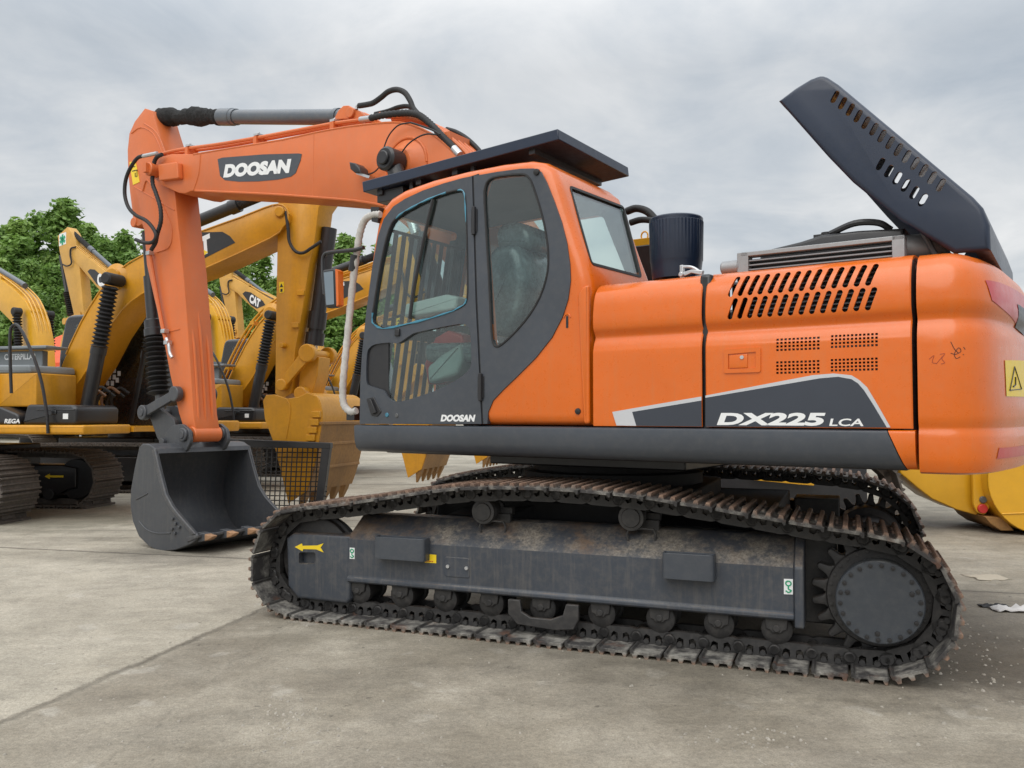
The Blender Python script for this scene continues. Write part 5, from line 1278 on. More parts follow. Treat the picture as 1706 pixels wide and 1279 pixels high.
    # stick cylinder with sleeve
    a, b = A.on(543, 282, 0), A.on(262, 396, 0); a, b = Vector((a[0], 0, a[1])), Vector((b[0], 0, b[1])); d = b - a
    sc_ = MB().cyl(a + d * .52, b, .085, n=20).cyl(a + d * .5, a + d * .55, .1, n=20).build('stick_cylinder', BLACK, t)
    MB().cyl(a, a + d * .53, .075, n=14).build('cloth_sleeve', WOOL, sc_)
    # lift cylinders with bellows
    for yy in (-.5, .5):
        p0, p1, p2 = [Vector((q[0], yy, q[1])) for q in ap([(186, 465), (165, 580), (140, 706)], -.5)]
        c_ = MB().cyl(p1, p2, .095, n=20).cyl(p1 + (p0 - p1) * .02, p1 - (p1 - p2) * .08, .105, n=20).build('boom_cylinder', BLACK, t)
        L_ = (p1 - p0).length; pr = []
        for i in range(15): pr += [(.10 * L_ + i / 15 * L_ * .9, .075), (.10 * L_ + (i + .5) / 15 * L_ * .9, .118)]
        MB().lathe(p0, p1 - p0, pr, 20).build('rubber_bellows', RUBBER, c_)
        MB().cyl((p0.x, yy - .13, p0.z), (p0.x, yy + .2 * (1 if yy < 0 else -1), p0.z), .085, n=18, ch=.02).build('rod_eye', RUBBER, c_)
    # hoses at the boom foot
    for i in range(6):
        a = A.on(152 + i * 8, 700 - (i % 2) * 6, -.3 + .1 * i); yy = -.3 + .1 * i
        MB().tube([(a[0], yy, a[1]), (a[0] - .05, yy - .03, a[1] + .25), (a[0] + .06, yy, a[1] + .42), (a[0] + .2, yy + .04, a[1] + .34)], .022, 7, 4).build('hydraulic_hose', RUBBER if i % 3 else paint('brown_hose', (.16, .08, .04), .5), t)
    m = MB().tube(A.pts([(19, 655), (17, 600), (17, 556), (20, 544), (28, 541), (40, 558), (58, 600), (70, 640), (78, 690), (80, 722)], -1.34), .02, 8)
    m.build('handrail', BLACK, t)
    # stick
    sp2 = [(463, 290), (505, 262), (560, 268), (562, 300), (531, 345), (524, 400), (515, 440), (503, 520), (492, 580), (486, 655), (470, 665), (458, 655), (460, 500), (463, 345)]
    sk = MB().prism(ap(sp2, -.2), -.2, .2, r=.012, seg=2).build('stick', YELLOW, t, sharp=30)
    sg_ = MB().prism(ap([(465, 470), (473, 469), (473, 487), (466, 488)], -.2), -.204, -.198).build('warning_sign', SIGNYELLOW, sk)
    MB().prism(ap([(469, 472), (472, 478), (466.5, 478.5)], -.2), -.206, -.203).box(*[v for v in (A.on(467.5, 485, -.2)[0], A.on(471, 485, -.2)[0], -.206, -.203, A.on(468, 486, -.2)[1], A.on(468, 481, -.2)[1])]).build('sign_print', BLACK, sg_)
    m = MB()
    for px in ((502, 487), (493, 541)): x, z = A.on(*px, -.2); m.box(x - .05, x + .05, -.23, -.19, z - .04, z + .03)
    x, z = A.on(474, 576, -.2); m.cyl((x, -.3, z), (x, -.18, z), .035, n=12)
    build_each(m, 'stick_bracket', YELLOW, sk, bevel=.005)
    MB().tube(A.pts([(476, 352), (480, 380), (482, 402), (492, 418), (505, 421), (520, 412), (535, 402)], -.26), .022, 8).build('hydraulic_hose', RUBBER, sk)
    a, b = A.on(549, 380, 0), A.on(522, 585, 0); a, b = Vector((a[0], 0, a[1])), Vector((b[0], 0, b[1])); d = b - a
    bc_ = MB().cyl(a, a + d * .70, .10, n=20).cyl(a + d * .68, a + d * .82, .12, n=20).cyl(a + d * .8, a + d * .86, .10, n=20).cyl(a + d * .85, a + d * .95, .125, n=20).build('bucket_cylinder', BLACK, t)
    MB().cyl(a + d * .9, b, .05, n=14).build('piston_rod', CHROME, bc_)
    pj_, pk_, pb2, pst = A.on(512, 588, -.3), A.on(469, 641, -.3), A.on(499, 655, -.3), A.on(489, 655, -.3)
    m = MB()
    for yy in (-.31, .25):
        m.prism(ribbon([pj_, ((pj_[0] + pk_[0]) / 2, (pj_[1] + pk_[1]) / 2), pk_], [.16, .13, .12]), yy, yy + .06)
        for p, r_ in ((pj_, .12), (pk_, .08)): m.cyl((p[0], yy - .02, p[1]), (p[0], yy + .08, p[1]), r_, n=20, ch=.01)
    m.cyl((pj_[0], -.3, pj_[1]), (pj_[0], .3, pj_[1]), .06, n=16)
    m.build('side_link', YELLOW, t, bevel=.006)
    m = MB().prism(ribbon([(pj_[0], pj_[1] - .02), ((pj_[0] + pb2[0]) / 2, (pj_[1] + pb2[1]) / 2), pb2], [.2, .26, .2]), -.16, .16)
    m.cyl((pb2[0], -.30, pb2[1]), (pb2[0], .30, pb2[1]), .09, n=20, ch=.01)
    m.build('bucket_link', YELLOW, t, bevel=.006)
    # bucket hanging, heel towards the camera
    bs = [(438, 668), (443, 658), (457, 657), (478, 664), (497, 661), (512, 654), (528, 660), (536, 680), (536, 705), (531, 740), (523, 780), (511, 818), (480, 838), (470, 795), (456, 738), (441, 698)]
    B = ap(bs, -.62)
    m = MB().prism(B, -.62, -.585).prism(B, .585, .62)
    back = B[3:12]
    shell([(q.x, q.y) for q in smooth([(x, z, 0) for x, z in back], 3)], -.61, .61, -.03, m)
    bk_ = m.build('bucket', YELLOW, t, bevel=.006, sharp=30)
    bk2 = [(q.x + .006, q.y) for q in smooth([(x, z, 0) for x, z in back[5:]], 4)]
    shell(bk2, -.63, .63, .012).build('wear_plate', WORN, bk_)
    m = MB()
    for q in (back[5], back[6], back[7]): m.box(q[0] - .03, q[0] + .03, -.64, .64, q[1] - .02, q[1] + .02)
    build_each(m, 'wear_strip', WORN, bk_, bevel=.006)
    m = MB()
    for i in range(4):
        x, z = A.on(533 - i * 3, 690 + i * 13, -.62); m.box(x - .10, x + .02, -.66, -.60, z - .04, z + .04)
    build_each(m, 'wear_block', YELLOW, bk_, bevel=.006)
    lx, lz = B[11]
    for i in range(5):
        yy = -.54 + i * .27
        MB().loft([[(lx - .12, yy - .07, lz + .10), (lx + .03, yy - .07, lz + .12), (lx + .03, yy + .07, lz + .12), (lx - .12, yy + .07, lz + .10)], [(lx - .12, yy - .06, lz - .06), (lx - .02, yy - .06, lz - .06), (lx - .02, yy + .06, lz - .06), (lx - .12, yy + .06, lz - .06)], [(lx - .13, yy - .02, lz - .24), (lx - .10, yy - .02, lz - .24), (lx - .10, yy + .02, lz - .24), (lx - .13, yy + .02, lz - .24)]]).build('tooth', WORN, bk_, bevel=.006)
    m = MB().tube([(x, -.623, z) for x, z in ap([(478, 665), (484, 680), (481, 705), (477, 730)], -.62)], .008, 6, 3); m.build('weld_seam', YELLOW, bk_)
    return t
digger_right('yellow excavator at left with lettered black side panel, its bucket hanging beside the grey one', A, 'CAT', 'REGA')
digger_right('second yellow excavator facing right, seen between the orange stick and the yellow stick in front', Frame(-5.69, 16.5, R(-15)), 'CAT', None)
digger_right('third yellow excavator facing right, half hidden behind the orange cab and mirror', Frame(-4.66, 20.6, R(-15)), 'HYUNDAI', None)

def digger_left(label, fr, tip, px, mat, cross, word):
    """machine facing left, boom raised; px holds pixel outlines drawn in its own frame"""
    t = thing('yellow_excavator', label, 'excavator', (fr.cx, fr.cy, 0), fr.yaw, 'yellow excavators facing left')
    w_ = .24
    P = lambda q, y=-w_: fr.poly(q, y)
    bpoly = P(px['boom']); bo = MB().prism(bpoly, -w_, w_, r=.02, seg=2).build('boom', mat, t, sharp=30)
    m = MB()
    for yy in (-.17, -.06, .06, .17): m.tube([Vector((x + .04, yy, z + .05)) for x, z in P(px['pipes'], 0)], .024, 7, 3)
    for q in px['clamps']: x, z = fr.on(*q, 0); m.box(x - .06, x + .10, -.23, .23, z - .03, z + .06)
    m.build('boom_pipes', mat, bo)
    fx, fz = fr.on(*px['foot'], 0)
    for yy in (-.46, .46):
        p0, p1 = [Vector((q[0], yy, q[1])) for q in P(px['boot'], -.46)]
        d = p1 - p0; p2 = Vector((fx - .9, yy, 1.15))
        c_ = MB().cyl(p1, p2, .10, n=16).build('boom_cylinder', BLACK, t); L_ = d.length; pr = []
        for i in range(14): pr += [(i / 14 * L_, .075), ((i + .5) / 14 * L_, .13)]
        MB().lathe(p0, d, pr, 18).build('rubber_bellows', RUBBER, c_)
        MB().cyl((p0.x, yy - .12, p0.z), (p0.x, yy + .12, p0.z), .12, n=16, ch=.02).build('rod_eye', RUBBER, c_)
    a, b = [Vector((q[0], 0, q[1])) for q in P(px['scyl'], 0)]; d = b - a
    sc_ = MB().cyl(a + d * .45, b, .085, n=18).cyl(a + d * .43, a + d * .5, .105, n=18).build('stick_cylinder', CYLGREY, t)
    MB().cyl(a, a + d * .45, .10, n=14).build('cloth_sleeve', WOOL, sc_)
    # body
    m = MB().prism(fillet([(fx - .9, 1.0), (fx + 3.2, 1.0), (fx + 3.2, 1.35), (fx - .9, 1.35)], .04), -1.3, 1.3, r=.04); m.build('upper_frame', mat, t)
    m = MB().prism(fillet([(fx + .9, 1.35), (fx + 2.6, 1.35), (fx + 2.6, 2.2), (fx + .9, 2.15)], .08), -1.3, 1.3, r=.08); m.build('engine_body', mat, t)
    m = MB().prism(fillet([(fx + 2.6, 1.0), (fx + 3.1, 1.0), (fx + 3.25, 1.6), (fx + 3.1, 2.15), (fx + 2.6, 2.2)], .1), -1.35, 1.35, r=.15); m.build('counterweight', BLACK, t)
    cb_ = MB().prism(fillet([(fx - 1.0, 1.35), (fx - 1.02, 1.9), (fx - .85, 2.85), (fx - .6, 3.0), (fx + .75, 2.98), (fx + .85, 2.2), (fx + .8, 1.35)], .12), -1.36, -.42, r=.08).build('cab', CABDARK, t)
    for yc in (-1.15, 1.15):
        b_ = belt(2.1, .8, .42, .6, yc, 40).build('crawler_track', OLDSHOE, t, sharp=25, loc=(fx + .6, 0, 0))
        MB().prism([(-1.7, .2), (1.7, .2), (1.7, .62), (-1.7, .62)], yc - .22, yc + .22, r=.02).build('track_frame', BLACK, b_)
    MB().cyl((fx + .6, 0, .5), (fx + .6, 0, 1.02), .7, n=24).build('slew_ring', BLACK, t)
    if 'stick' in px:
        st_ = P(px['stick'], -.19); sk = MB().prism(st_, -.19, .19, r=.012, seg=2).build('stick', mat, t, sharp=30)
        if cross:
            c0, c1 = P(cross, -.19)
            s_ = abs(c1[0] - c0[0]) * .5; cx_, cz_ = (c0[0] + c1[0]) / 2, (c0[1] + c1[1]) / 2
            pd_ = MB().prism([(cx_ - s_, cz_ - s_), (cx_ + s_, cz_ - s_ * .8), (cx_ + s_, cz_ + s_ * 1.1), (cx_ - s_, cz_ + s_)], -.197, -.188).build('cross_sticker', WHITE, sk)
            g_ = MB()
            for a_ in (90, 30, 150): g_.box(cx_ - s_ * .24, cx_ + s_ * .24, -.203, -.196, cz_ - s_ * .85, cz_ + s_ * .85, Matrix.Rotation(R(a_ - 90), 3, 'Y'))
            g_.build('green_cross', GREENFILM, pd_)
        a, b, c_ = [Vector((q[0], 0, q[1])) for q in P(px['bcyl'], 0)]
        bc_ = MB().cyl(a, b, .07, n=16).build('bucket_cylinder', BLACK, t); d = c_ - b; pr = []
        for i in range(12): pr += [(i / 12 * d.length, .08), ((i + .5) / 12 * d.length, .14)]
        MB().lathe(b, d, pr, 18).build('rubber_bellows', RUBBER, bc_)
        l0, l1 = P(px['link'], -.25); m = MB()
        for yy in (-.27, .21): m.prism(ribbon([l0, l1], [.2, .16]), yy, yy + .06).cyl((l0[0], yy - .02, l0[1]), (l0[0], yy + .08, l0[1]), .13, n=16)
        m.build('side_link', mat, t)
        bk_ = MB(); bb = P(px['bucket'], -.6); bk_.prism(bb, -.6, -.56).prism(bb, .56, .6); shell([(q.x, q.y) for q in smooth([(x, z, 0) for x, z in bb[:-1]], 3)], -.59, .59, .03, bk_)
        bk_.build('bucket', mat, t, bevel=.008, sharp=30)
        MB().tube(fr.pts(px['hose'], -.28), .03, 7).build('hydraulic_hose', RUBBER, sk)
    if word:
        dp = P(word['plate']); dc = MB().prism(dp, -w_ - .006, -w_ + .003).build('name_decal', BLACK, bo)
        a, b, h = word['a'], word['b'], word['h']; a, b = fr.on(*a, -w_), fr.on(*b, -w_)
        letters('CAT', (a[0], -w_ - .008, a[1]), (b[0] - a[0], 0, b[1] - a[1]), (.25, 0, 1), math.hypot(b[0] - a[0], b[1] - a[1]), h, 0, .06).build('maker_lettering', WHITE, dc)
    return t
YL = R(-33)
# boom close behind the left edge, stick out of the picture
DPX = {'boom': [(-60, 428), (0, 464), (24, 483), (41, 500), (49, 515), (56, 536), (62, 565), (64, 600), (66, 665), (58, 678), (46, 665), (40, 620), (36, 580), (30, 555), (19, 536), (0, 517), (-30, 500), (-75, 462), (-78, 438)],
       'pipes': [(-20, 448), (8, 462), (35, 481), (55, 502), (67, 532), (73, 565), (75, 610)], 'clamps': [(12, 465), (62, 522), (74, 600)], 'foot': (62, 668), 'boot': [(28, 519), (31, 585)], 'scyl': [(-70, 408), (42, 476)]}
fD = Frame(-13.6, 24, YL)
digger_left('yellow excavator at the left edge with piped boom curving out of the picture', fD, None, DPX, YELLOW3, None, None)
DP2 = {k: [(340 + (u - 24) * .82, 497 + (v - 483) * .86) for u, v in val] if isinstance(val, list) else (340 + (val[0] - 24) * .82, 497 + (val[1] - 483) * .86) for k, val in DPX.items()}
fD2 = Frame(-8.75, 25.8, YL)
digger_left('yellow excavator with piped boom glimpsed just right of the orange stick', fD2, None, DP2, YELLOW3, None, None)
# booms raised high with hanging sticks in front of the trees
EPX = {'boom': [(113, 424), (112, 410), (124, 410), (150, 431), (176, 452), (240, 498), (285, 545), (305, 600), (318, 665), (305, 678), (290, 668), (272, 610), (240, 560), (200, 515), (161, 478), (135, 447)],
       'pipes': [(130, 410), (176, 448), (240, 494), (288, 542), (310, 600)], 'clamps': [(155, 432), (240, 494)], 'foot': (306, 668), 'boot': [(262, 545), (262, 610)], 'scyl': [(114, 381), (200, 458)],
       'stick': [(112, 378), (118, 386), (124, 400), (131, 430), (139, 517), (140, 537), (130, 541), (124, 528), (111, 470), (99, 418), (96, 393)],
       'bcyl': [(101, 426), (111, 486), (118, 526)], 'link': [(108, 535), (134, 523)], 'bucket': [(138, 542), (122, 540), (108, 546), (100, 575), (102, 610), (112, 636), (132, 640), (138, 600)],
       'hose': [(126, 411), (118, 414), (117, 425), (119, 438), (112, 443), (104, 440)]}
def shift(d, u0, v0, k, u1, v1):
    f = lambda p: (u1 + (p[0] - u0) * k, v1 + (p[1] - v0) * k)
    return {a: [f(p) for p in b] if isinstance(b, list) else f(b) for a, b in d.items()}
WE = {'plate': [(146, 452), (150, 448), (158, 449), (174, 463), (180, 470), (166, 476), (161, 473)], 'a': (161, 472), 'b': (182, 489), 'h': .45}
fE = Frame(-17.4, 33, YL)
digger_left('pale yellow excavator, raised boom with green cross sticker standing tall before the left trees', fE, None, EPX, YELLOW2, [(99, 392), (110, 406)], WE)
FPX = shift(EPX, 112, 378, .76, 376, 441)
FPX['boom'] = [(376, 475), (376, 462), (388, 462), (400, 468), (440, 493), (480, 515), (520, 555), (535, 600), (540, 655), (528, 662), (515, 650), (505, 610), (470, 560), (430, 520), (410, 503), (395, 488)]
FPX['scyl'] = [(379, 441), (455, 499)]
FPX['pipes'] = [(392, 461), (440, 489), (480, 511), (524, 553), (538, 600)]; FPX['clamps'] = [(420, 476), (480, 511)]; FPX['foot'] = (528, 655)
fF = Frame(-13.5, 40, YL)
WF = {'plate': [(404, 489), (409, 485), (418, 487), (438, 501), (442, 508), (428, 514), (418, 508)], 'a': (415, 503), 'b': (432, 513), 'h': .40}
digger_left('pale yellow excavator with green cross sticker seen between the two front sticks', fF, None, FPX, YELLOW2, [(367, 449), (376, 459)], WF)

# ---------------- yellow arm and bucket on the ground behind the counterweight
JF = Frame(5.6, 10.4, R(-8))
t = thing('bucket_arm', 'yellow digging arm with big round backed bucket resting on the ground behind the orange counterweight', 'bucket', (5.6, 10.4, 0), R(-8))
jp = JF.poly
arm_ = jp([(1498, 775), (1500, 788), (1528, 812), (1553, 831), (1594, 849), (1626, 858), (1640, 850), (1648, 800), (1650, 740), (1560, 730)], -.3)
MB().prism(arm_, -.3, .3, r=.02).build('arm', YELLOW3, t, sharp=30)
m = MB(); ear = fillet(jp([(1621, 775), (1649, 775), (1649, 845), (1641, 858), (1628, 854), (1622, 840)], -.42), .03)
for yy in (-.42, .36): m.prism(ear, yy, yy + .06)
er = islands(m)[0].build('bucket_ear', YELLOW3, t, bevel=.006); islands(m)[1].build('bucket_ear', YELLOW3, t, bevel=.006)
x, z = JF.on(1636, 847, -.42); MB().cyl((x, -.46, z), (x, .46, z), .055, n=18, ch=.008).build('pivot_pin', REDPART, er)
x, z = JF.on(1637, 832, -.42); MB().cyl((x, -.45, z), (x, -.40, z), .04, n=14, ch=.006).build('bolt_head', PINSTEEL, er)
cx_, cz_ = JF.on(1735, 800, -.62); r_ = cx_ - JF.on(1646, 800, -.62)[0]
zg = r_ if r_ < cz_ else cz_
circ = [(cx_ + r_ * math.cos(R(a)), max(.015, cz_ + (cz_ - .02) / 1. * math.sin(R(a)))) if math.sin(R(a)) < 0 else (cx_ + r_ * math.cos(R(a)), cz_ + r_ * 1.15 * math.sin(R(a))) for a in range(108, 271, 9)]
circ += [(cx_ + r_ * .8, .03), (cx_ + r_ * 1.75, .06), (cx_ + r_ * 1.2, .42), (cx_ + r_ * .55, cz_ + .55)]
m = MB().prism(circ, -.62, -.58).prism(circ, .58, .62); shell(circ[:-2], -.61, .61, .03, m)
jb = m.build('bucket', YELLOW3, t, bevel=.008, sharp=30)
for i in range(5):
    yy = -.54 + i * .27; lx, lz = cx_ + r_ * 1.72, .05
    MB().loft([[(lx - .1, yy - .06, lz - .03), (lx - .1, yy + .06, lz - .03), (lx - .1, yy + .06, lz + .08), (lx - .1, yy - .06, lz + .08)], [(lx + .2, yy - .02, lz), (lx + .2, yy + .02, lz), (lx + .2, yy + .02, lz + .02), (lx + .2, yy - .02, lz + .02)]]).build('tooth', WORN, jb, bevel=.006)
a, b = JF.on(1669, 856, -.625), JF.on(1720, 854, -.625); MB().tube([(a[0], -.624, a[1]), (b[0], -.624, b[1])], .008, 6, 1).build('weld_seam', YELLOW3, jb)
m = MB(); q = jp([(1640, 860), (1672, 862), (1690, 884), (1668, 884), (1650, 872)], -.5); m.prism(q, -.5, .5)
m.build('bucket_floor', WORN, jb, bevel=.01)

# ---------------- another yellow machine parked close behind, seen only under the orange house
KF = Frame(2.65, 11.6, R(-4))
t = thing('yellow_excavator', 'yellow excavator behind the orange one, its dark tracks showing under the grey skirt', 'excavator', (2.65, 11.6, 0), R(-4))
for yc in (-1.05, 1.05):
    b_ = belt(2.15, .8, .44, .62, yc, 42).build('crawler_track', OLDSHOE, t, sharp=25)
    MB().prism([(-1.75, .12), (1.75, .12), (1.75, .82), (-1.75, .82)], yc - .25, yc + .25, r=.02).build('track_frame', BLACK, b_)
gq = KF.poly([(1246, 789), (1262, 794), (1300, 798), (1340, 801), (1358, 803), (1356, 809), (1330, 807), (1290, 803), (1256, 800)], -1.40)
MB().prism(gq, -1.40, -1.34, r=.006).build('track_guard', YELLOW3, t)
MB().cyl((0, 0, .5), (0, 0, 1.02), .75, n=28).box(-1.2, 1.2, -.8, .8, .45, .9).build('centre_frame', BLACK, t)
MB().prism(fillet([(-1.9, 1.02), (2.2, 1.02), (2.2, 1.34), (-1.9, 1.34)], .04), -1.3, 1.3, r=.04).build('upper_frame', YELLOW, t)
MB().prism(fillet([(.2, 1.34), (2.2, 1.34), (2.2, 2.2), (.2, 2.15)], .08), -1.3, 1.3, r=.08).build('engine_body', YELLOW, t)
MB().prism(fillet([(2.2, 1.0), (2.75, 1.0), (2.9, 1.6), (2.75, 2.15), (2.2, 2.2)], .1), -1.3, 1.3, r=.15).build('counterweight', BLACK, t)
kc = MB().prism(fillet([(-1.9, 1.34), (-1.9, 1.9), (-1.75, 2.7), (-1.5, 2.85), (-.1, 2.83), (0, 2.2), (-.05, 1.34)], .12), -1.3, -.35, r=.08).build('cab', CABDARK, t)
# ---------------- black mesh guard standing behind the grey bucket
GF = Frame(-2.8, 10.45, R(-8))
t = thing('mesh_guard', 'black steel mesh guard frame leaning upright behind the grey bucket', 'guard', (-2.8, 10.45, 0), R(-8))
fx0, fzt = GF.on(398, 733, 0); fx1, fz1 = GF.on(546, 740, 0); fxb = GF.on(537, 812, 0)[0]
zb = .02; fxb2 = fx1 + (fxb - fx1) * (fz1 - zb) / (fz1 - GF.on(537, 812, 0)[1])
m = MB().prism([(fx0 - .2, fzt - .09), (fx0 - .2, fzt + .02), (fx1 + .05, fz1 + .02), (fx1 + .05, fz1 - .05)], -.05, .05)
m.prism([(fx1 - .06, fz1 - .03), (fx1 + .045, fz1 - .03), (fxb2 + .045, zb), (fxb2 - .05, zb)], -.045, .045)
m.prism([(fx0 - .2, zb), (fxb2, zb), (fxb2, zb + .07), (fx0 - .2, zb + .07)], -.04, .04).prism([(fx0 - .26, zb), (fx0 - .18, zb), (fx0 - .18, fzt), (fx0 - .26, fzt)], -.045, .045)
m.build('frame', BLACK, t, bevel=.006)
m = MB()
for i in range(20):
    x = fx0 - .18 + i * (fx1 - fx0 + .16) / 20; m.tube([(x + .03, 0, fzt - .05), (x - .03 * i / 20, 0, .05)], .008, 6, 1)
for i in range(16):
    z = .09 + i * (fzt - .18) / 15; m.tube([(fx0 - .2, .012, z), (fx1 - .01, .012, z - .0)], .007, 6, 1)
m.build('wire_mesh', BLACK, t)

# ---------------- orange tarpaulin shelter far behind
tx, tz = -20.3, 5.0
t = thing('tarpaulin_shelter', 'orange red tarpaulin shelter roof behind the left excavators', 'shelter', (-20.0, 38, 0), R(-10))
m = MB(); hw = 2.2
m.add([(-hw, -hw, 3.6), (hw, -hw, 3.6), (hw, hw, 3.6), (-hw, hw, 3.6), (0, 0, 5.2), (-hw, -hw, 3.2), (hw, -hw, 3.2), (hw, hw, 3.2), (-hw, hw, 3.2)], [(0, 1, 4), (1, 2, 4), (2, 3, 4), (3, 0, 4), (0, 5, 6, 1), (1, 6, 7, 2), (2, 7, 8, 3), (3, 8, 5, 0)])
m.build('roof', TARP, t, sharp=20)
for sx_ in (-1, 1):
    for sy_ in (-1, 1): MB().cyl((sx_ * 2.1, sy_ * 2.1, 0), (sx_ * 2.1, sy_ * 2.1, 3.6), .04, n=10).build('pole', ALU, t)

# ================================================================== TREES
def m_leaf(name, a, b):
    m, nt, bs = nodes(name); v = coords(nt)
    n = noise(nt, v, .55, 3); n2 = noise(nt, v, 9, 2)
    c = mix(nt, ramp(nt, math_(nt, 'ADD', math_(nt, 'MULTIPLY', n, .5), math_(nt, 'MULTIPLY', n2, .5)), [(.35, 0), (.65, 1)]), a, b)
    nt.links.new(c, bs.inputs['Base Color']); bs.inputs['Roughness'].default_value = .55
    tr = N(nt, 'ShaderNodeBsdfTranslucent'); nt.links.new(c, tr.inputs['Color']); ms = N(nt, 'ShaderNodeMixShader'); ms.inputs[0].default_value = .35
    out = nt.nodes['Material Output']; nt.links.new(bs.outputs[0], ms.inputs[1]); nt.links.new(tr.outputs[0], ms.inputs[2]); nt.links.new(ms.outputs[0], out.inputs['Surface']); return m
LEAF = [m_leaf('leaf_green', (.10, .20, .038), (.26, .42, .09)), m_leaf('leaf_green_light', (.14, .25, .045), (.34, .50, .12))]
BARK = paint('bark', (.12, .09, .065), .9, 0, .3, bumpy=.4)
def crown_mesh(seed, h, wd, n_cl, leaves):
    rnd = random.Random(seed); v, f = [], []
    cl = []; spires = [(0, 0, h, wd * .62)]
    for i in range(6):
        a = i * 1.05 + rnd.uniform(-.4, .4); r = wd * rnd.uniform(.45, .8); spires.append((r * math.cos(a), r * math.sin(a), h * rnd.uniform(.55, .9), wd * rnd.uniform(.34, .5)))
    for i in range(n_cl):
        sx, sy, sh, sw = spires[i % 7]
        q = rnd.random() ** .8; z = h * .14 + (sh - h * .14) * q
        rad = sw * (.35 + .9 * math.sin(min(1, .25 + q * .9) * math.pi)) * (1 - q ** 4 * .7)
        a = rnd.uniform(0, 2 * math.pi); r = rad * math.sqrt(rnd.uniform(.1, 1))
        cl.append((Vector((sx + r * math.cos(a), sy + r * math.sin(a), z)), wd * rnd.uniform(.13, .27)))
    for c, s in cl:
        for k in range(leaves):
            d = Vector((rnd.gauss(0, 1), rnd.gauss(0, 1), rnd.gauss(0, .9))).normalized()
            p = c + d * s * rnd.uniform(.45, 1.05); L = rnd.uniform(.07, .15)
            n = (d + Vector((rnd.gauss(0, .6), rnd.gauss(0, .6), rnd.gauss(.3, .6)))).normalized(); t1 = n.orthogonal().normalized(); t1 = Matrix.Rotation(rnd.uniform(0, 6.28), 3, n) @ t1; t2 = n.cross(t1)
            o = len(v); v += [p - t1 * L, p + t2 * L * .55 - n * L * .1, p + t1 * L, p - t2 * L * .55 - n * L * .1]; f.append((o, o + 1, o + 2, o + 3))
    me = bpy.data.meshes.new('crown'); me.from_pydata([tuple(p) for p in v], [], f); return me
def trunk_mb(seed, h):
    rnd = random.Random(seed); m = MB()
    m.tube([(0, 0, 0), (.1, .05, h * .3), (-.05, .1, h * .5), (0, 0, h * .72)], .16, 8, 4)
    m.v = [(x * (1.25 - z / h), y * (1.25 - z / h), z) for x, y, z in m.v]
    for i in range(9):
        z = h * rnd.uniform(.18, .55); a = rnd.uniform(0, 6.28); L = h * rnd.uniform(.12, .18)
        m.tube([(0, 0, z), (math.cos(a) * L * .5, math.sin(a) * L * .5, z + L * .35), (math.cos(a) * L, math.sin(a) * L, z + L * .9)], .045, 6, 3)
    return m
CROWNS = [[crown_mesh(11 + i, 10, 2.0, 360, 130) for i in range(3)]]
CR = CROWNS[0]; TR = [trunk_mb(5 + i, 10).mesh('trunk') for i in range(3)]
for i, me in enumerate(CR): me.materials.append(LEAF[i % 2])
for me in TR: me.materials.append(BARK)
TREES = [(-28, 352, 56, 1.0, 'tall green tree cut by the left picture edge'), (28, 365, 53, 1.05, 'green tree at the left edge above the piped yellow boom'), (66, 350, 56, 1.05, 'green tree second from the left edge'), (106, 334, 55, 1.15, 'tallest green tree, behind the green cross sticker boom'), (140, 372, 58, 1.05, 'green tree just right of the tallest tree'),
         (178, 394, 54, .95, 'light green tree left of the orange stick'), (212, 388, 56, 1.0, 'green tree partly behind the orange stick'), (255, 380, 60, 1.1, 'green tree hidden mostly behind the orange stick'), (318, 395, 58, 1.1, 'green tree behind the yellow boom right of the orange stick'),
         (380, 402, 56, 1.2, 'dark green tree under the lettered yellow boom'), (432, 415, 58, 1.2, 'green tree left of the tall yellow stick'), (500, 400, 57, 1.1, 'green tree behind the tall yellow stick'), (570, 392, 55, 1.05, 'green tree between the yellow stick and the orange cab'), (640, 404, 56, 1.1, 'green tree seen through the cab windows'),
         (50, 428, 46, .9, 'low bushy tree behind the piped yellow boom'), (165, 452, 47, .9, 'low bushy tree under the pale yellow boom'), (405, 440, 47, .8, 'pale low tree behind the two crossed yellow booms'),
         (90, 436, 50, 1.2, 'low spreading tree under the tallest tree'), (240, 448, 51, 1.2, 'low spreading tree beside the orange stick, left of it'), (345, 452, 52, 1.2, 'low spreading tree just right of the orange stick'), (470, 455, 50, 1.2, 'low spreading tree left of the yellow stick'), (590, 430, 50, 1.2, 'low spreading tree behind the white wrapped handrail'), (-5, 430, 49, 1.2, 'low spreading tree at the left picture edge'),
         (158, 384, 60, 1.1, 'green tree rising behind the black sleeve of the pale yellow boom'), (198, 398, 59, 1.15, 'green tree just left of the orange bucket cylinder'), (590, 398, 60, 1.1, 'green tree above the side mirror of the orange excavator'), (0, 372, 59, 1.1, 'green tree between the two trees at the left edge')]
for i, (u, v, Y, wk, lab) in enumerate(TREES):
    d = ray(u, v); k_ = Y / d.y; X = d.x * k_; hgt = CAMH + d.z * k_
    t = thing('leafy_tree', lab, 'tree', (X, Y, 0), random.uniform(0, 6), 'trees behind the yard')
    s = hgt / 10.2
    for nm, me in (('trunk', TR[i % 3]), ('crown', CR[i % 3])):
        o = bpy.data.objects.new(nm, me); C.objects.link(o); o.parent = t; o.scale = (s * wk * 1.22, s * wk * 1.22, s)

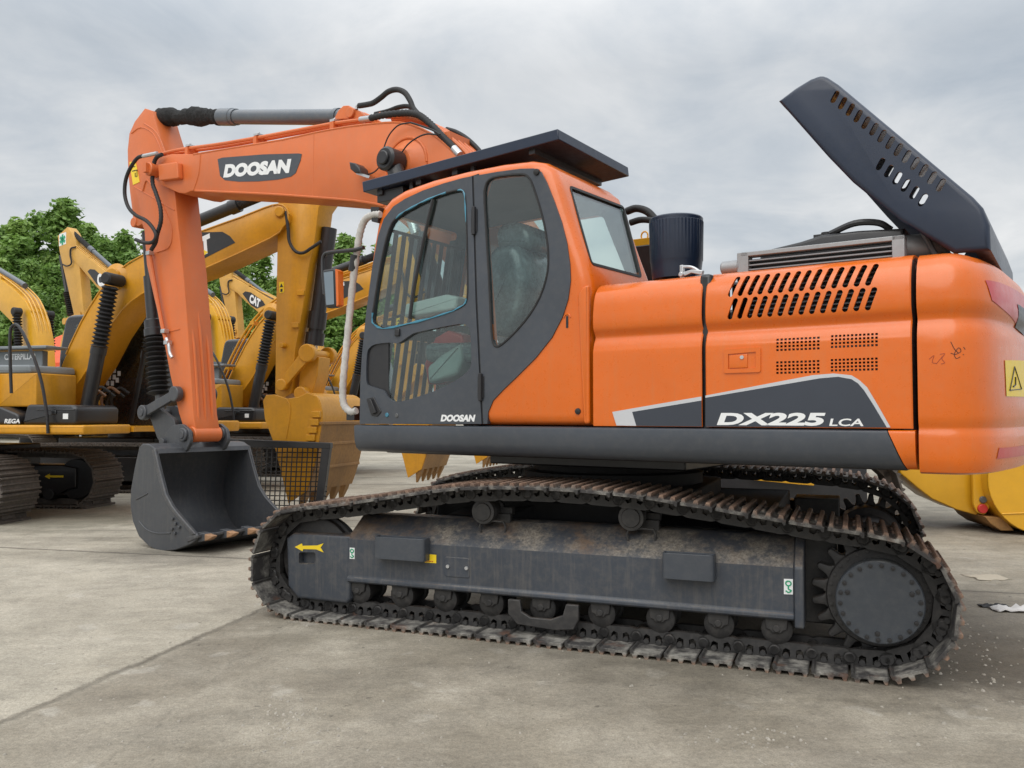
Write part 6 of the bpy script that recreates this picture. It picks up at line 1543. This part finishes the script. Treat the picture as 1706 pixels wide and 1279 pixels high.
# ================================================================== SMALL THINGS ON THE GROUND
rnd = random.Random(3); m = MB()
def stone(p, s):
    n = 6; a0 = rnd.uniform(0, 6)
    lo_ = [(p.x + s * rnd.uniform(.7, 1.2) * math.cos(a0 + 6.28 * i / n), p.y + s * rnd.uniform(.7, 1.2) * math.sin(a0 + 6.28 * i / n), 0) for i in range(n)]
    hi_ = [(p.x + (q[0] - p.x) * .6, p.y + (q[1] - p.y) * .6, s * rnd.uniform(.4, .9)) for q in lo_]; m.loft([lo_, hi_])
for _ in range(170):
    u, v = rnd.uniform(0, 1706), rnd.uniform(900, 1279); stone(ground(u, v), rnd.uniform(.003, .009) * (1.8 if rnd.random() < .08 else 1))
for _ in range(70): stone(ground(rnd.gauss(490, 45), rnd.gauss(1205, 28)), rnd.uniform(.004, .010))
for _ in range(40): stone(ground(rnd.gauss(1240, 60), rnd.gauss(1228, 10)), rnd.uniform(.004, .010))
for _ in range(90):
    u, v = rnd.gauss(1625, 45), rnd.gauss(1090, 45); stone(ground(u, max(980, v)), rnd.uniform(.003, .012))
tag(m.build('gravel', paint('stone_chips', (.36, .33, .28), .9, 0, .3, dust=.35, dustcol=(.16, .14, .115))), 'small stone chips scattered over the concrete', 'gravel', kind='stuff')
def scrap(u, v, L, W, name, label, cat, mat, hump=.03, seed=1):
    r2 = random.Random(seed); g_ = ground(u, v); nx_, ny_ = 9, 6; vv = []
    for i in range(nx_ + 1):
        for j in range(ny_ + 1):
            e = min(i, nx_ - i, j, ny_ - j) / 3
            vv.append((g_.x + (i / nx_ - .5) * L + r2.uniform(-.1, .1) * W, g_.y + (j / ny_ - .5) * W + r2.uniform(-.1, .1) * W, .003 + hump * r2.random() * (.3 + .7 * min(1, e))))
    ff = [(i * (ny_ + 1) + j, (i + 1) * (ny_ + 1) + j, (i + 1) * (ny_ + 1) + j + 1, i * (ny_ + 1) + j + 1) for i in range(nx_) for j in range(ny_)]
    mm = MB(); mm.add(vv, ff); o = mm.build(name, mat, None, sharp=80); md = o.modifiers.new('t', 'SOLIDIFY'); md.thickness = .002; return tag(o, label, cat)
scrap(1688, 1017, .30, .14, 'crumpled_wrapper', 'crumpled pale plastic wrapper on the ground near the right edge', 'wrapper', LITTER, .05, 2)
scrap(1655, 1011, .20, .06, 'strap_scrap', 'dark crumpled strap lying beside the pale wrapper', 'strap', RUBBER, .04, 5)
scrap(1645, 962, .30, .25, 'cardboard_scrap', 'flat buff paper scrap on the ground behind the sprocket', 'paper', paint('buff_paper', (.40, .35, .27), .8, 0), .012, 8)
